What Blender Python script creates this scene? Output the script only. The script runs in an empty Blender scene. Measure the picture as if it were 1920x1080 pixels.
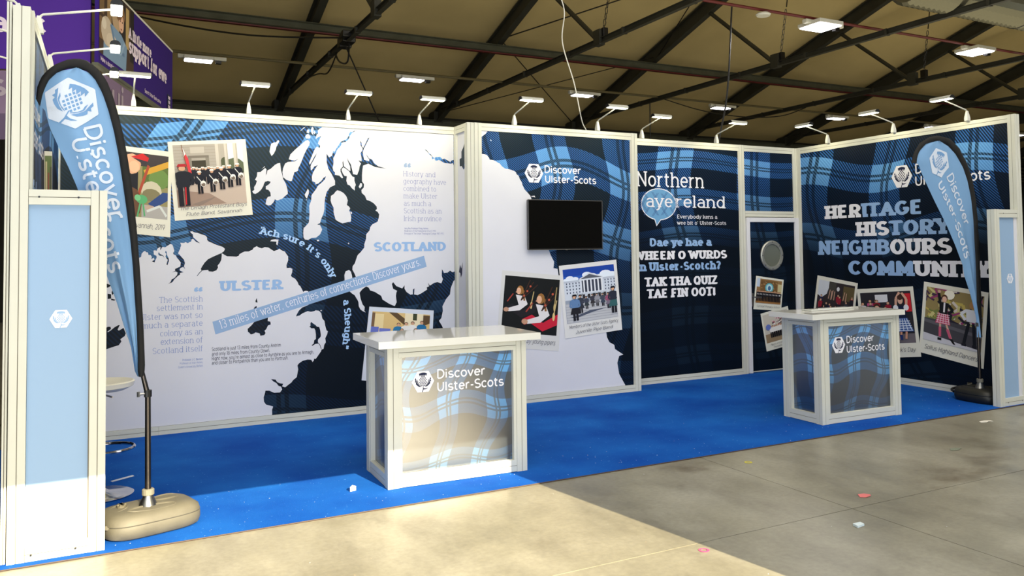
import bpy, bmesh, math, random
from mathutils import Vector, Matrix
random.seed(7)
SC = bpy.context.scene
COL = SC.collection
D2R = math.pi/180
# ------------------------------------------------------------------ camera
F_PX, CX, CY = 1548.52, 1038.76, 412.78
YAW, PITCH, ROLL = 0.495972, 0.039103, -0.013169
def cam_dir(r3, u3, f2):
    r = r3*math.cos(ROLL)-u3*math.sin(ROLL); u2 = r3*math.sin(ROLL)+u3*math.cos(ROLL)
    fw = f2*math.cos(PITCH)-u2*math.sin(PITCH); u = f2*math.sin(PITCH)+u2*math.cos(PITCH)
    return Vector((r*math.cos(YAW)+fw*math.sin(YAW), -r*math.sin(YAW)+fw*math.cos(YAW), u))
cd = bpy.data.cameras.new('camera'); cam = bpy.data.objects.new('camera', cd); COL.objects.link(cam)
X_, Y_, Z_ = cam_dir(1, 0, 0), cam_dir(0, 1, 0), -cam_dir(0, 0, 1)
m = Matrix((X_, Y_, Z_)).transposed().to_4x4(); m.translation = Vector((0.4587, -5.2810, 1.6190))
cam.matrix_world = m
cd.sensor_fit = 'HORIZONTAL'; cd.sensor_width = 36; cd.lens = 36*F_PX/1920
cd.shift_x = (960-CX)/1920; cd.shift_y = (CY-540)/1920
cd.clip_start = 0.05; cd.clip_end = 300
SC.camera = cam
# ------------------------------------------------------------------ world, sun, large lights, exposure
SC.view_settings.view_transform = 'Standard'; SC.view_settings.look = 'None'
SC.view_settings.gamma = 1.0; SC.view_settings.use_curve_mapping = False
SC.view_settings.exposure = 0.0
w = bpy.data.worlds.new('sky'); SC.world = w; w.use_nodes = True
bg = w.node_tree.nodes['Background']; bg.inputs[0].default_value = (0.62, 0.78, 1.0, 1); bg.inputs[1].default_value = 2.2
sd = bpy.data.lights.new('sun', 'SUN'); sun = bpy.data.objects.new('sun', sd); COL.objects.link(sun)
sd.energy = 16.5; sd.angle = 0.14*D2R; sd.color = (1.0, 0.84, 0.55)
sun.rotation_euler = Vector((0.146, -1.0, 0.472)).to_track_quat('Z', 'Y').to_euler()
def area(name, loc, target, sx, sy, power, color):
    d = bpy.data.lights.new(name, 'AREA'); d.shape = 'RECTANGLE'; d.size = sx; d.size_y = sy; d.energy = power; d.color = color
    o = bpy.data.objects.new(name, d); COL.objects.link(o); o.location = loc
    o.rotation_euler = (Vector(target)-Vector(loc)).to_track_quat('-Z', 'Y').to_euler()
    return o
area('daylight_of_the_door', (2.0, -7.9, 2.6), (4.5, 3, 1.3), 11, 3.0, 130, (0.80, 0.89, 1.0))
area('added_fill_front_right', (14.0, -7.9, 2.0), (6, 3, 1.0), 9, 3.0, 190, (0.80, 0.89, 1.0))  # added fill to even out the right side; no second door is built
area('added_overhead_fill', (4.5, -3.2, 7.6), (4.8, 0, 0), 15, 6, 880, (1.0, 0.965, 0.89))  # added overhead fill lifting floor and counters; this roof has no windows
area('added_ceiling_fill_front', (2.0, -7.7, 0.5), (9, 10, 7.0), 12, 0.8, 170, (1.0, 0.86, 0.62))  # added warm fill, low at the front, aimed up to brighten the lining
area('added_ceiling_fill_rear', (16, 5.0, 3.2), (16, 5.5, 8), 34, 6, 640, (1.0, 0.90, 0.66))  # added upward fill, unseen behind the stand walls, brightening the roof lining
# ------------------------------------------------------------------ materials
MATS = {}
def s2l(c): return c/12.92 if c <= .04045 else ((c+.055)/1.055)**2.4
def rgb(r, g, b): return (s2l(r/255), s2l(g/255), s2l(b/255), 1)
def mat(name, col, rough=.6, metal=0, spec=.5, noise=None, bump=None, coat=0, emit=None, sheen=0):
    if name in MATS: return MATS[name]
    m = bpy.data.materials.new(name); m.use_nodes = True; nt = m.node_tree; p = nt.nodes['Principled BSDF']
    p.inputs['Base Color'].default_value = rgb(*col); p.inputs['Roughness'].default_value = rough
    p.inputs['Metallic'].default_value = metal; p.inputs['Specular IOR Level'].default_value = spec
    p.inputs['Coat Weight'].default_value = coat; p.inputs['Sheen Weight'].default_value = sheen
    if emit: p.inputs['Emission Color'].default_value = rgb(*col); p.inputs['Emission Strength'].default_value = emit
    if noise:
        sc, amt = noise
        tc = nt.nodes.new('ShaderNodeTexCoord'); n = nt.nodes.new('ShaderNodeTexNoise'); n.inputs['Scale'].default_value = sc; n.inputs['Detail'].default_value = 6
        nt.links.new(tc.outputs['Object'], n.inputs['Vector'])
        mr = nt.nodes.new('ShaderNodeMapRange'); mr.inputs[1].default_value = .3; mr.inputs[2].default_value = .7
        mr.inputs[3].default_value = 1-amt; mr.inputs[4].default_value = 1+amt
        nt.links.new(n.outputs[0], mr.inputs[0])
        mx = nt.nodes.new('ShaderNodeVectorMath'); mx.operation = 'SCALE'; mx.inputs[0].default_value = rgb(*col)[:3]
        nt.links.new(mr.outputs[0], mx.inputs['Scale']); nt.links.new(mx.outputs[0], p.inputs['Base Color'])
    if bump:
        sc, st, di = bump
        tc = nt.nodes.new('ShaderNodeTexCoord'); n = nt.nodes.new('ShaderNodeTexNoise'); n.inputs['Scale'].default_value = sc; n.inputs['Detail'].default_value = 5
        nt.links.new(tc.outputs['Object'], n.inputs['Vector'])
        b = nt.nodes.new('ShaderNodeBump'); b.inputs['Strength'].default_value = st; b.inputs['Distance'].default_value = di
        nt.links.new(n.outputs[0], b.inputs['Height']); nt.links.new(b.outputs[0], p.inputs['Normal'])
    MATS[name] = m; return m
def flat(col): return mat('ink_%d_%d_%d' % col, col, .62, spec=.25)
ALU = mat('cream_aluminium', (208, 208, 196), .42, spec=.4, noise=(3, .03))
ALUG = mat('groove_shadow', (118, 112, 98), .7)
WHITEP = mat('print_white', (216, 217, 226), .55, spec=.3, noise=(2.2, .02))
WHITEI = mat('ink_white', (236, 236, 244), .55, spec=.3)
SKYI = mat('ink_sky_blue', (146, 180, 224), .55, spec=.3)
SKYP = mat('panel_sky_blue', (146, 176, 210), .5, spec=.4)
INKD = mat('ink_dark', (38, 42, 70), .55, spec=.3)
NAVY = mat('ink_navy', (18, 30, 66), .55, spec=.3)
BLACKF = mat('black_fabric', (9, 9, 10), .8, noise=(30, .3))
BLKP = mat('black_plastic', (14, 14, 15), .35)
CHROME = mat('chrome', (190, 190, 195), .12, 1)
STEEL = mat('brushed_steel', (150, 150, 148), .3, 1)
WHITEPL = mat('white_plastic', (204, 204, 196), .35)
GLOSSW = mat('glossy_white_laminate', (222, 222, 216), .06, spec=.8)
BEAM = mat('dark_roof_steel', (46, 46, 38), .6, noise=(2, .25))
BEAML = mat('galvanised_purlin', (80, 82, 68), .55, noise=(3, .2))
REDP = mat('red_pipe', (92, 22, 26), .5)
def tartan(name, su, sv, ou=0, ov=0, twill=.028, warp=.11, rough=.5, fade=(0.3, 2.4, .22), dark=(12, 22, 34), mid=(52, 106, 180), light=(112, 170, 224), band=.5, coat=0, tilt=0.0):
    m = bpy.data.materials.new(name); m.use_nodes = True; nt = m.node_tree; p = nt.nodes['Principled BSDF']; L = nt.links.new
    p.inputs['Roughness'].default_value = rough; p.inputs['Specular IOR Level'].default_value = .14; p.inputs['Coat Weight'].default_value = coat
    p.inputs['Coat Roughness'].default_value = .28; p.inputs['Coat IOR'].default_value = 2.1
    def MA(op, a, b=None, c=None):
        n = nt.nodes.new('ShaderNodeMath'); n.operation = op
        for i, v in enumerate((a, b, c)):
            if v is None: continue
            if isinstance(v, (int, float)): n.inputs[i].default_value = v
            else: L(v, n.inputs[i])
        return n.outputs[0]
    uv = nt.nodes.new('ShaderNodeUVMap'); sp = nt.nodes.new('ShaderNodeSeparateXYZ'); L(uv.outputs[0], sp.inputs[0])
    u, v = sp.outputs[0], sp.outputs[1]
    no = nt.nodes.new('ShaderNodeTexNoise'); no.inputs['Scale'].default_value = .62/su; no.inputs['Detail'].default_value = .5; L(uv.outputs[0], no.inputs['Vector'])
    sn = nt.nodes.new('ShaderNodeSeparateXYZ'); L(no.outputs['Color'], sn.inputs[0])
    wu = MA('ADD', MA('MULTIPLY', MA('SUBTRACT', sn.outputs[0], .5), warp*12*su), MA('MULTIPLY', MA('SINE', MA('MULTIPLY', v, 4.2/su)), warp*1.9*su))
    wv = MA('ADD', MA('MULTIPLY', MA('SUBTRACT', sn.outputs[1], .5), warp*12*sv), MA('MULTIPLY', MA('SINE', MA('MULTIPLY', u, 3.1/su)), warp*2.6*sv))
    a = MA('FRACT', MA('ADD', MA('DIVIDE', MA('ADD', MA('ADD', u, wu), MA('MULTIPLY', v, tilt)), su), ou+20)); b = MA('FRACT', MA('ADD', MA('DIVIDE', MA('ADD', v, wv), sv), ov+20))
    ba, bb = MA('LESS_THAN', a, band), MA('LESS_THAN', b, band)
    def lines(t):
        c = MA('ABSOLUTE', MA('SUBTRACT', MA('ABSOLUTE', MA('SUBTRACT', t, band*.5)), band*.085)); return MA('LESS_THAN', c, band*.045)
    tw = MA('FRACT', MA('DIVIDE', MA('ADD', MA('ADD', u, wu), MA('MULTIPLY', v, 1.15)), twill))
    tws = MA('MAXIMUM', MA('MULTIPLY_ADD', MA('ABSOLUTE', MA('SUBTRACT', tw, .5)), 4.2, -.75), 0.0)   # 0..1
    tws = MA('MINIMUM', tws, 1.0)
    one = MA('SUBTRACT', MA('ADD', ba, bb), MA('MULTIPLY', 2, MA('MULTIPLY', ba, bb)))   # exactly one
    both = MA('MULTIPLY', ba, bb)
    ln = MA('MAXIMUM', MA('MULTIPLY', lines(a), ba), MA('MULTIPLY', lines(b), bb))
    fac1 = MA('ADD', MA('MULTIPLY', one, MA('MULTIPLY_ADD', tws, .92, .04)), MA('MULTIPLY', MA('SUBTRACT', 1.0, one), MA('MULTIPLY', tws, .07)))
    def mix(f, c1, c2):
        n = nt.nodes.new('ShaderNodeMix'); n.data_type = 'RGBA'; 
        if isinstance(f, (int, float)): n.inputs[0].default_value = f
        else: L(f, n.inputs[0])
        for i, c in ((6, c1), (7, c2)):
            if isinstance(c, tuple): n.inputs[i].default_value = c
            else: L(c, n.inputs[i])
        return n.outputs[2]
    c = mix(fac1, rgb(*dark), rgb(*mid))
    cl = mix(MA('MULTIPLY_ADD', tws, .5, .42), rgb(*mid), rgb(*light))
    c = mix(both, c, cl)
    c = mix(MA('MULTIPLY', ln, MA('MULTIPLY_ADD', tws, -.35, .9)), c, rgb(*dark))
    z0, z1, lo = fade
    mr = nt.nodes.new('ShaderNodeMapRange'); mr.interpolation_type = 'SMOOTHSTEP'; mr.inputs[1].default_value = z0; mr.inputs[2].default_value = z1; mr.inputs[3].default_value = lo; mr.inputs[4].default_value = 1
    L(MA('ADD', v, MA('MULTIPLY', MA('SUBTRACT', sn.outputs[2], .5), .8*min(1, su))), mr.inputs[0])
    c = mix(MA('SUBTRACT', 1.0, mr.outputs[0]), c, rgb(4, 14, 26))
    L(c, p.inputs['Base Color']); MATS[name] = m; return m
# ------------------------------------------------------------------ object helpers
def link(o, parent=None, label=None, cat=None, group=None, kind=None):
    COL.objects.link(o)
    if parent: o.parent = parent
    if label: o['label'] = label
    if cat: o['category'] = cat
    if group: o['group'] = group
    if kind: o['kind'] = kind
    return o
def thing(name, loc, label, cat, group=None, rz=0):
    o = bpy.data.objects.new(name, None); o.empty_display_size = .1; o.location = loc; o.rotation_euler = (0, 0, rz)
    return link(o, None, label, cat, group)
class MB:
    def __init__(s): s.v = []; s.f = []; s.m = []; s.uv = []; s.mats = []
    def mi(s, mt):
        if mt not in s.mats: s.mats.append(mt)
        return s.mats.index(mt)
    def add(s, vs, fs, mt, uvs=None):
        b = len(s.v); s.v += [tuple(v) for v in vs]; k = s.mi(mt)
        for f in fs: s.f.append(tuple(b+i for i in f)); s.m.append(k)
        s.uv += list(uvs) if uvs else [(v[0], v[2]) for v in vs]
    def box(s, a, b, mt, M=None):
        x0, y0, z0 = a; x1, y1, z1 = b
        vs = [Vector(p) for p in ((x0,y0,z0),(x1,y0,z0),(x1,y1,z0),(x0,y1,z0),(x0,y0,z1),(x1,y0,z1),(x1,y1,z1),(x0,y1,z1))]
        if M: vs = [M @ v for v in vs]
        s.add(vs, [(0,3,2,1),(4,5,6,7),(0,1,5,4),(1,2,6,5),(2,3,7,6),(3,0,4,7)], mt)
    def tube(s, pts, r, mt, n=8, caps=True):
        pts = [Vector(p) for p in pts]; rs = r if isinstance(r, (list, tuple)) else [r]*len(pts); rings = []
        up = Vector((0, 0, 1)); prev = None
        for i, p in enumerate(pts):
            t = (pts[min(i+1, len(pts)-1)]-pts[max(i-1, 0)]).normalized()
            a = t.cross(up) if prev is None else (prev - t*prev.dot(t))
            if a.length < 1e-4: a = t.cross(Vector((1, 0, 0)))
            a.normalize(); prev = a; b = t.cross(a)
            rings.append([p+(a*math.cos(2*math.pi*k/n)+b*math.sin(2*math.pi*k/n))*rs[i] for k in range(n)])
        s.loft(rings, mt, caps)
    def loft(s, rings, mt, caps=True, close=True):
        n = len(rings[0]); vs = [v for r in rings for v in r]; fs = []
        for i in range(len(rings)-1):
            for k in range(n if close else n-1):
                fs.append((i*n+k, i*n+(k+1) % n, (i+1)*n+(k+1) % n, (i+1)*n+k))
        if caps: fs += [tuple(range(n))[::-1], tuple((len(rings)-1)*n+k for k in range(n))]
        s.add(vs, fs, mt)
    def lathe(s, prof, c, mt, n=24):
        s.loft([[(c[0]+r*math.cos(2*math.pi*k/n), c[1]+r*math.sin(2*math.pi*k/n), c[2]+z) for k in range(n)] for r, z in prof], mt)
    def build(s, name, parent=None, smooth=False, fix=False, bevel=0, **kw):
        me = bpy.data.meshes.new(name); me.from_pydata(s.v, [], s.f)
        for mt in s.mats: me.materials.append(mt)
        me.polygons.foreach_set('material_index', s.m)
        ul = me.uv_layers.new(name='UVMap'); li = [0]*len(me.loops); me.loops.foreach_get('vertex_index', li)
        fl = []
        for i in li: fl += s.uv[i]
        ul.data.foreach_set('uv', fl)
        if fix:
            bm = bmesh.new(); bm.from_mesh(me); bmesh.ops.recalc_face_normals(bm, faces=bm.faces); bm.to_mesh(me); bm.free()
        if smooth:
            me.polygons.foreach_set('use_smooth', [True]*len(me.polygons)); 
            try: me.set_sharp_from_angle(angle=40*D2R)
            except Exception: pass
        me.update(); o = bpy.data.objects.new(name, me)
        if bevel:
            b = o.modifiers.new('bevel', 'BEVEL'); b.width = bevel; b.segments = 2; b.limit_method = 'ANGLE'
        return link(o, parent, **kw)
def catmull(P, n=6):
    P = [Vector(p) for p in P]; out = []
    for i in range(len(P)-1):
        a, b, c, d = P[max(i-1, 0)], P[i], P[i+1], P[min(i+2, len(P)-1)]
        for k in range(n):
            t = k/n; out.append(.5*((2*b)+(-a+c)*t+(2*a-5*b+4*c-d)*t*t+(-a+3*b-3*c+d)*t**3))
    out.append(P[-1]); return out
def copy_tree(o, parent=None):
    c = o.copy(); COL.objects.link(c)
    if parent: c.parent = parent
    for ch in list(o.children): copy_tree(ch, c)
    return c
# profile: square aluminium section with a groove down the middle of each face
def bar_profile(w, d, g=.002, gd=.004):
    a, b = w/2, d/2
    return [(-a,-b),(-g,-b),(-g,-b+gd),(g,-b+gd),(g,-b),(a,-b),(a,-g),(a-gd,-g),(a-gd,g),(a,g),(a,b),(g,b),(g,b-gd),(-g,b-gd),(-g,b),(-a,b),(-a,g),(-a+gd,g),(-a+gd,-g),(-a,-g)]
def bar(name, p0, p1, w, d, parent, nrm=(0, -1, 0)):
    """grooved bar from p0 to p1 (centre line); w across the face, d deep along nrm"""
    p0, p1 = Vector(p0), Vector(p1); t = (p1-p0).normalized(); n = Vector(nrm); s_ = t.cross(n).normalized()
    b = MB(); pr = bar_profile(w, d); g = MB()
    b.loft([[p0+s_*x-n*y for x, y in pr], [p1+s_*x-n*y for x, y in pr]], ALU)
    k = len(pr)
    b.mi(ALUG)
    for i in range(len(b.f)):
        f = b.f[i]
        if len(f) == 4 and (f[0] % k) in (2, 7, 12, 17): b.m[i] = 1
    return b.build(name, parent, fix=True)
# ------------------------------------------------------------------ wall frames: (s, z, out) -> world
YA, YB, YC, XD, XAB, XBR, YEND = 3.124, 2.740, 3.067, 8.768, 3.855, 5.9145, -.046
def FR(kind, c):
    if kind == 'y': return lambda s, z, o=0: Vector((s, c-o, z))
    if kind == 'D': return lambda s, z, o=0: Vector((c-o, -s, z))      # faces -x, s runs towards the viewer
    if kind == 'L': return lambda s, z, o=0: Vector((c+o, s, z))       # faces +x
WA, WB, WC, WD, WR, WL = FR('y', YA), FR('y', YB), FR('y', YC), FR('D', XD), FR('D', XAB), FR('L', .08)
def pts(s, k=.001): return [(float(a.split(',')[0])*k, float(a.split(',')[1])*k) for a in s.split()]
def tess(poly):
    """triangulate a simple outline"""
    from mathutils.geometry import delaunay_2d_cdt
    a = sum(poly[i][0]*poly[(i+1) % len(poly)][1]-poly[(i+1) % len(poly)][0]*poly[i][1] for i in range(len(poly)))
    ix = list(range(len(poly))); ix = ix if a > 0 else ix[::-1]
    V, E, F_, ov, oe, of = delaunay_2d_cdt([Vector(poly[i]) for i in ix], [], [list(range(len(ix)))], 0, 1e-6)
    T = [tuple(ix[ov[i][0]] for i in f) for f, o in zip(F_, of) if len(o) and all(len(ov[i]) for i in f)]
    at = sum(abs((poly[q][0]-poly[p][0])*(poly[r][1]-poly[p][1])-(poly[q][1]-poly[p][1])*(poly[r][0]-poly[p][0])) for p, q, r in T)
    if abs(at-abs(a)) > .02*abs(a):
        from mathutils.geometry import tessellate_polygon
        T = tessellate_polygon([[Vector((x, y, 0)) for x, y in poly]])
    return T
def sheet(fr, polys, off, name, mt, parent, clip=None, **kw):
    b = MB()
    for P in polys:
        if clip:
            x0, z0, x1, z1 = clip; P = [(min(max(x, x0), x1), min(max(z, z0), z1)) for x, z in P]
        b.add([fr(x, z, off) for x, z in P], [tuple(t) for t in tess(P)], mt, P)
    return b.build(name, parent, **kw)
# ------------------------------------------------------------------ stroke font
GL = '''A 6|.3,0 3,7 5.7,0;1.3,2.4 4.7,2.4
B 5.6|.8,0 .8,7 @2.9,5.3,2,1.7,90,-90 .8,3.6;.8,3.6 @3.1,1.8,2.2,1.8,90,-90 .8,0
C 5.8|@3.2,3.5,2.7,3.5,42,318
D 6|.8,0 .8,7 @2.6,3.5,3,3.5,90,-90 .8,0
E 5.2|4.8,0 .8,0 .8,7 4.7,7;.8,3.6 4,3.6
F 5|.8,0 .8,7 4.7,7;.8,3.5 4,3.5
G 6.2|@3.2,3.5,2.7,3.5,45,330 5.7,3.1 3.6,3.1
H 6|.8,0 .8,7;5.2,0 5.2,7;.8,3.5 5.2,3.5
I 1.8|.9,0 .9,7
J 4|3.2,7 3.2,1.9 @1.7,1.9,1.5,1.9,0,-160
K 5.6|.8,0 .8,7;5,7 .8,2.8;2.3,4.2 5.3,0
L 4.8|.8,7 .8,0 4.6,0 4.6,.6
M 7.2|.8,0 .8,7 3.6,1.4 6.4,7 6.4,0
N 6.2|.8,0 .8,7 5.4,0 5.4,7
O 6.4|@3.2,3.5,2.6,3.5,90,450
P 5.4|.8,0 .8,7 @2.9,5.1,2.1,1.9,90,-90 .8,3.2
Q 6.4|@3.2,3.5,2.6,3.5,90,450;3.4,1.7 5.8,-.5
R 5.8|.8,0 .8,7 @2.9,5.1,2.1,1.9,90,-90 .8,3.2;2.8,3.2 5.3,0
S 5.2|@2.7,5.2,2.1,1.8,35,270 @2.7,1.7,2.2,1.7,90,-150
T 5.4|.2,6.3 .2,7 5.2,7 5.2,6.3;2.7,7 2.7,0
U 6|.8,7 .8,2.5 @3,2.5,2.2,2.5,180,360 5.2,7
V 5.8|.3,7 2.9,0 5.5,7
W 8.6|.3,7 2.3,0 4.3,6.4 6.3,0 8.3,7
X 5.6|.3,7 5.3,0;5.3,7 .3,0
Y 5.6|.3,7 2.8,3.2 2.8,0;2.8,3.2 5.3,7
Z 5.2|.5,6.2 .5,7 4.7,7 .5,0 4.8,0 4.8,.8
a 5|@2.4,3.3,1.8,1.7,150,0 4.2,0;4.2,2.8 2.3,2.8 @2.2,1.4,1.6,1.4,90,270 @3,1.4,1.2,1.4,270,340
b 5.4|.8,7 .8,0;@2.8,2.5,2,2.5,0,360
c 4.7|@2.7,2.5,2.1,2.5,45,315
d 5.4|4.8,7 4.8,0;@2.7,2.5,2,2.5,0,360
e 5|.7,2.6 4.6,2.6 @2.6,2.6,2,2.4,0,180 @2.6,2.4,2,2.4,180,318
f 3.2|1.3,0 1.3,5.6 @2.6,5.6,1.3,1.4,180,70;.1,4.8 2.9,4.8
g 5.3|@2.6,2.5,1.9,2.5,0,360;4.6,5 4.6,0 @2.6,0,2,2,0,-145
h 5.3|.8,0 .8,7;.8,3 @2.7,3.1,1.9,1.9,170,0 4.6,0
i 1.8|.9,0 .9,5;.9,6.5 .9,7.1
j 2|1,5 1,-.8 @0,-.8,1,1.1,0,-90;1,6.5 1,7.1
k 4.8|.8,0 .8,7;4.2,5 .8,2;2,3.1 4.5,0
l 1.8|.9,0 .9,7
m 8|.8,0 .8,5;.8,3.2 @2.4,3.2,1.6,1.8,170,0 4,0;4,3.2 @5.6,3.2,1.6,1.8,170,0 7.2,0
n 5.3|.8,0 .8,5;.8,3 @2.7,3.1,1.9,1.9,170,0 4.6,0
o 5.1|@2.55,2.5,2.05,2.5,90,450
p 5.4|.8,5 .8,-2;@2.8,2.5,2,2.5,0,360
q 5.4|4.6,5 4.6,-2;@2.6,2.5,2,2.5,0,360
r 3.6|.8,0 .8,5;.8,2.8 @2.8,2.8,2,2.2,170,75
s 4.4|@2.3,3.7,1.6,1.3,35,270 @2.3,1.2,1.8,1.2,90,-150
t 3.4|1.3,6.6 1.3,1.3 @2.5,1.3,1.2,1.3,180,290;.1,4.9 3,4.9
u 5.3|.8,5 .8,2 @2.7,2,1.9,2,180,350;4.6,5 4.6,0
v 4.8|.3,5 2.4,0 4.5,5
w 6.8|.3,5 1.9,0 3.4,4.6 4.9,0 6.5,5
x 4.6|.3,5 4.3,0;4.3,5 .3,0
y 4.8|.3,5 2.5,0;4.5,5 2,-1.4 @.9,-1.2,1,.8,-40,-110
z 4.4|.5,5 3.9,5 .5,0 4,0
0 5|@2.5,3.5,1.9,3.5,90,450
1 3|.6,5.8 1.8,7 1.8,0
2 5|@2.5,5,1.9,2,160,-40 .6,0 4.5,0
3 5|@2.4,5.3,1.8,1.7,150,-90 @2.4,1.8,2,1.8,90,-150
7 4.8|.4,7 4.4,7 1.8,0
8 5|@2.5,5.3,1.7,1.7,90,450;@2.5,1.8,2,1.8,90,450
9 5|@2.5,4.8,2,2.2,0,360;4.5,4.8 3,0
. 1.6|.8,.1 .8,.5
, 1.6|.9,.6 .5,-1.1
' 1.6|.9,7 .7,5.4
- 3|.4,2.6 2.6,2.6
! 1.8|.9,7 .9,2;.9,.5 .9,.1
? 4.6|@2.2,5.2,1.7,1.8,160,-60 2.2,2;2.2,.5 2.2,.1
& 6|5.4,0 1.4,5 @2.4,5.6,1.2,1.4,200,-20 1,2.4 @2.6,1.7,1.9,1.7,170,330 5.4,3
( 4.2|1,4.9 1,4.8;.9,5.2 .7,5.8 1.6,7;2.9,4.9 2.9,4.8;2.8,5.2 2.6,5.8 3.5,7
) 4.2|1,6.8 1,6.7;1.1,6.4 1.3,5.8 .5,4.6;2.9,6.8 2.9,6.7;3,6.4 3.2,5.8 2.4,4.6'''
GLY = {}
def _parse():
    for ln in GL.split('\n'):
        h, body = ln.split('|'); ch, adv = h.split(' '); st = []
        for s in body.split(';'):
            P = []
            for t in s.split(' '):
                if t[0] == '@':
                    cx, cy, rx, ry, a0, a1 = map(float, t[1:].split(',')); n = max(3, int(abs(a1-a0)/24))
                    P += [(cx+rx*math.cos((a0+(a1-a0)*k/n)*D2R), cy+ry*math.sin((a0+(a1-a0)*k/n)*D2R)) for k in range(n+1)]
                else: P.append(tuple(map(float, t.split(','))))
            st.append(P)
        GLY[ch] = (float(adv), st)
_parse()
STY = dict(slabB=(2.45, 1.4, 1.0, 1.5), slabM=(1.8, 1.15, .9, 1.2), slabL=(.72, .42, .75, .4), type=(1.0, .72, .8, .6), sans=(1.12, 1.02, 0, 0), sansM=(.85, .75, 0, 0), sansB=(1.3, 1.1, 0, 0), hand=(.66, .5, 0, 0))
def merge2d(polys):
    """union of overlapping pieces, so no two faces of a letter lie in the same place"""
    from mathutils.geometry import delaunay_2d_cdt
    vs, fs = [], []
    for P in polys:
        a = sum(P[i][0]*P[(i+1) % len(P)][1]-P[(i+1) % len(P)][0]*P[i][1] for i in range(len(P)))
        if abs(a) < 1e-7: continue
        if a < 0: P = P[::-1]
        fs.append(list(range(len(vs), len(vs)+len(P)))); vs += [Vector(p) for p in P]
    V, E, F_, ov, oe, of = delaunay_2d_cdt(vs, [], fs, 0, 1e-4)
    return [[tuple(V[i]) for i in f] for f, o in zip(F_, of) if len(o)]
GC = {}
def glyph_polys(ch, style):
    if (ch, style) not in GC: GC[(ch, style)] = _glyph(ch, style)
    return GC[(ch, style)]
def _glyph(ch, style):
    wx, wy, sl, th = STY[style]; adv, st = GLY[ch]; out = []
    fit = lambda p: (p[0]*1.0+wx*.5-.3, wy/2+p[1]*(7-wy)/7)
    for P in st:
        Q = [fit(p) for p in P]
        for i in range(len(Q)-1):
            a, b = Q[i], Q[i+1]; dx, dy = b[0]-a[0], b[1]-a[1]; l = math.hypot(dx, dy)
            if l < 1e-6: continue
            nx, ny = -dy/l*wx/2, dx/l*wy/2
            out.append([(a[0]-nx, a[1]-ny), (b[0]-nx, b[1]-ny), (b[0]+nx, b[1]+ny), (a[0]+nx, a[1]+ny)])
        if wx > .6:
            for q in Q[1:-1]: out.append([(q[0]+wx/2*math.cos(k*math.pi/4+.39), q[1]+wy/2*math.sin(k*math.pi/4+.39)) for k in range(8)])
        if len(P) == 2 and ch in '.!?' and abs(P[0][1]-P[1][1]) < .5:
            q = Q[0]; out.append([(q[0]+wx*.62*math.cos(k*math.pi/4+.39), wx*.55+wx*.62*math.sin(k*math.pi/4+.39)) for k in range(8)])
        if ch == 'i' and P[0][1] > 6:
            q = Q[0]; out.append([(q[0]+wx*.6*math.cos(k*math.pi/4), q[1]+wx*.5*math.sin(k*math.pi/4)) for k in range(8)])
        if ch in '()' and len(P) == 2:
            q = Q[0]; out.append([(q[0]+.95*math.cos(k*math.pi/4), q[1]+.85*math.sin(k*math.pi/4)) for k in range(8)])
        if sl and ch not in ".,'-!?()&" and P[0] != P[-1]:
            for e, f in ((0, 1), (-1, -2)):
                p, q = P[e], P[f]
                dx, dy = q[0]-p[0], q[1]-p[1]; l = math.hypot(dx, dy) or 1
                if abs(dy)/l > .55 and min(abs(p[1]-t) for t in (0, 7, 5, -2)) < .05:
                    c = fit(p); w0 = w1 = wx/2+sl*.75
                    if ch.islower() and p[1] > 4.9 and ch not in 'vwxy': w1 = wx/2 if ch != 'u' else wx/2
                    if ch == 't': continue
                    if p[1] <= 0: y0, y1 = (c[1]-wy/2, c[1]-wy/2+th)
                    else: y0, y1 = (c[1]+wy/2-th, c[1]+wy/2)
                    out.append([(c[0]-w0, y0), (c[0]+w1, y0), (c[0]+w1, y1), (c[0]-w0, y1)])
    return merge2d(out), adv+wx*.5+sl*.42
def text_polys(s, style, x, y, width, cap, path=None, shear=0.0, track=0):
    """2-D polygons of a line of writing; width = total run, cap = capital height; path = baseline polyline"""
    glyphs = []; pen = 0
    for ch in s:
        if ch == ' ': pen += 3.0+track; continue
        P, a = glyph_polys(ch, style); glyphs.append((pen, P)); pen += a+track
    k = cap/7; kx = width/pen if width else k
    out = []
    if style in ('slabB', 'slabM', 'type') and not path: glyphs = [(0, merge2d([[(px+a, c) for a, c in g] for px, P in glyphs for g in P]))]
    if path:
        path = [Vector((a, b)) for a, b in path]; seg = [(path[i+1]-path[i]).length for i in range(len(path)-1)]; tot = sum(seg); kx = tot/pen
        def at(d):
            i = 0
            while i < len(seg)-1 and d > seg[i]: d -= seg[i]; i += 1
            t = (path[i+1]-path[i]).normalized(); return path[i]+t*d, t
        for px, P in glyphs:
            w_ = 2.5*kx; q, t = at(px*kx+w_); q2, t2 = at(px*kx); q3, t3 = at(px*kx+2*w_)
            t = (t+t2+t3).normalized(); n = Vector((-t.y, t.x))
            o = q - t*w_
            for g in P: out.append([tuple(o+t*(a*kx)+n*(b*k)) for a, b in g])
    else:
        for px, P in glyphs:
            for g in P: out.append([(x+(px+a)*kx+shear*b*k, y+b*k) for a, b in g])
    return out
def put(fr, polys, off, name, mt, parent, **kw):
    b = MB(); 
    for P in polys: b.add([fr(x, z, off) for x, z in P], [tuple(range(len(P)))], mt, P)
    return b.build(name, parent, **kw)
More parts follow.
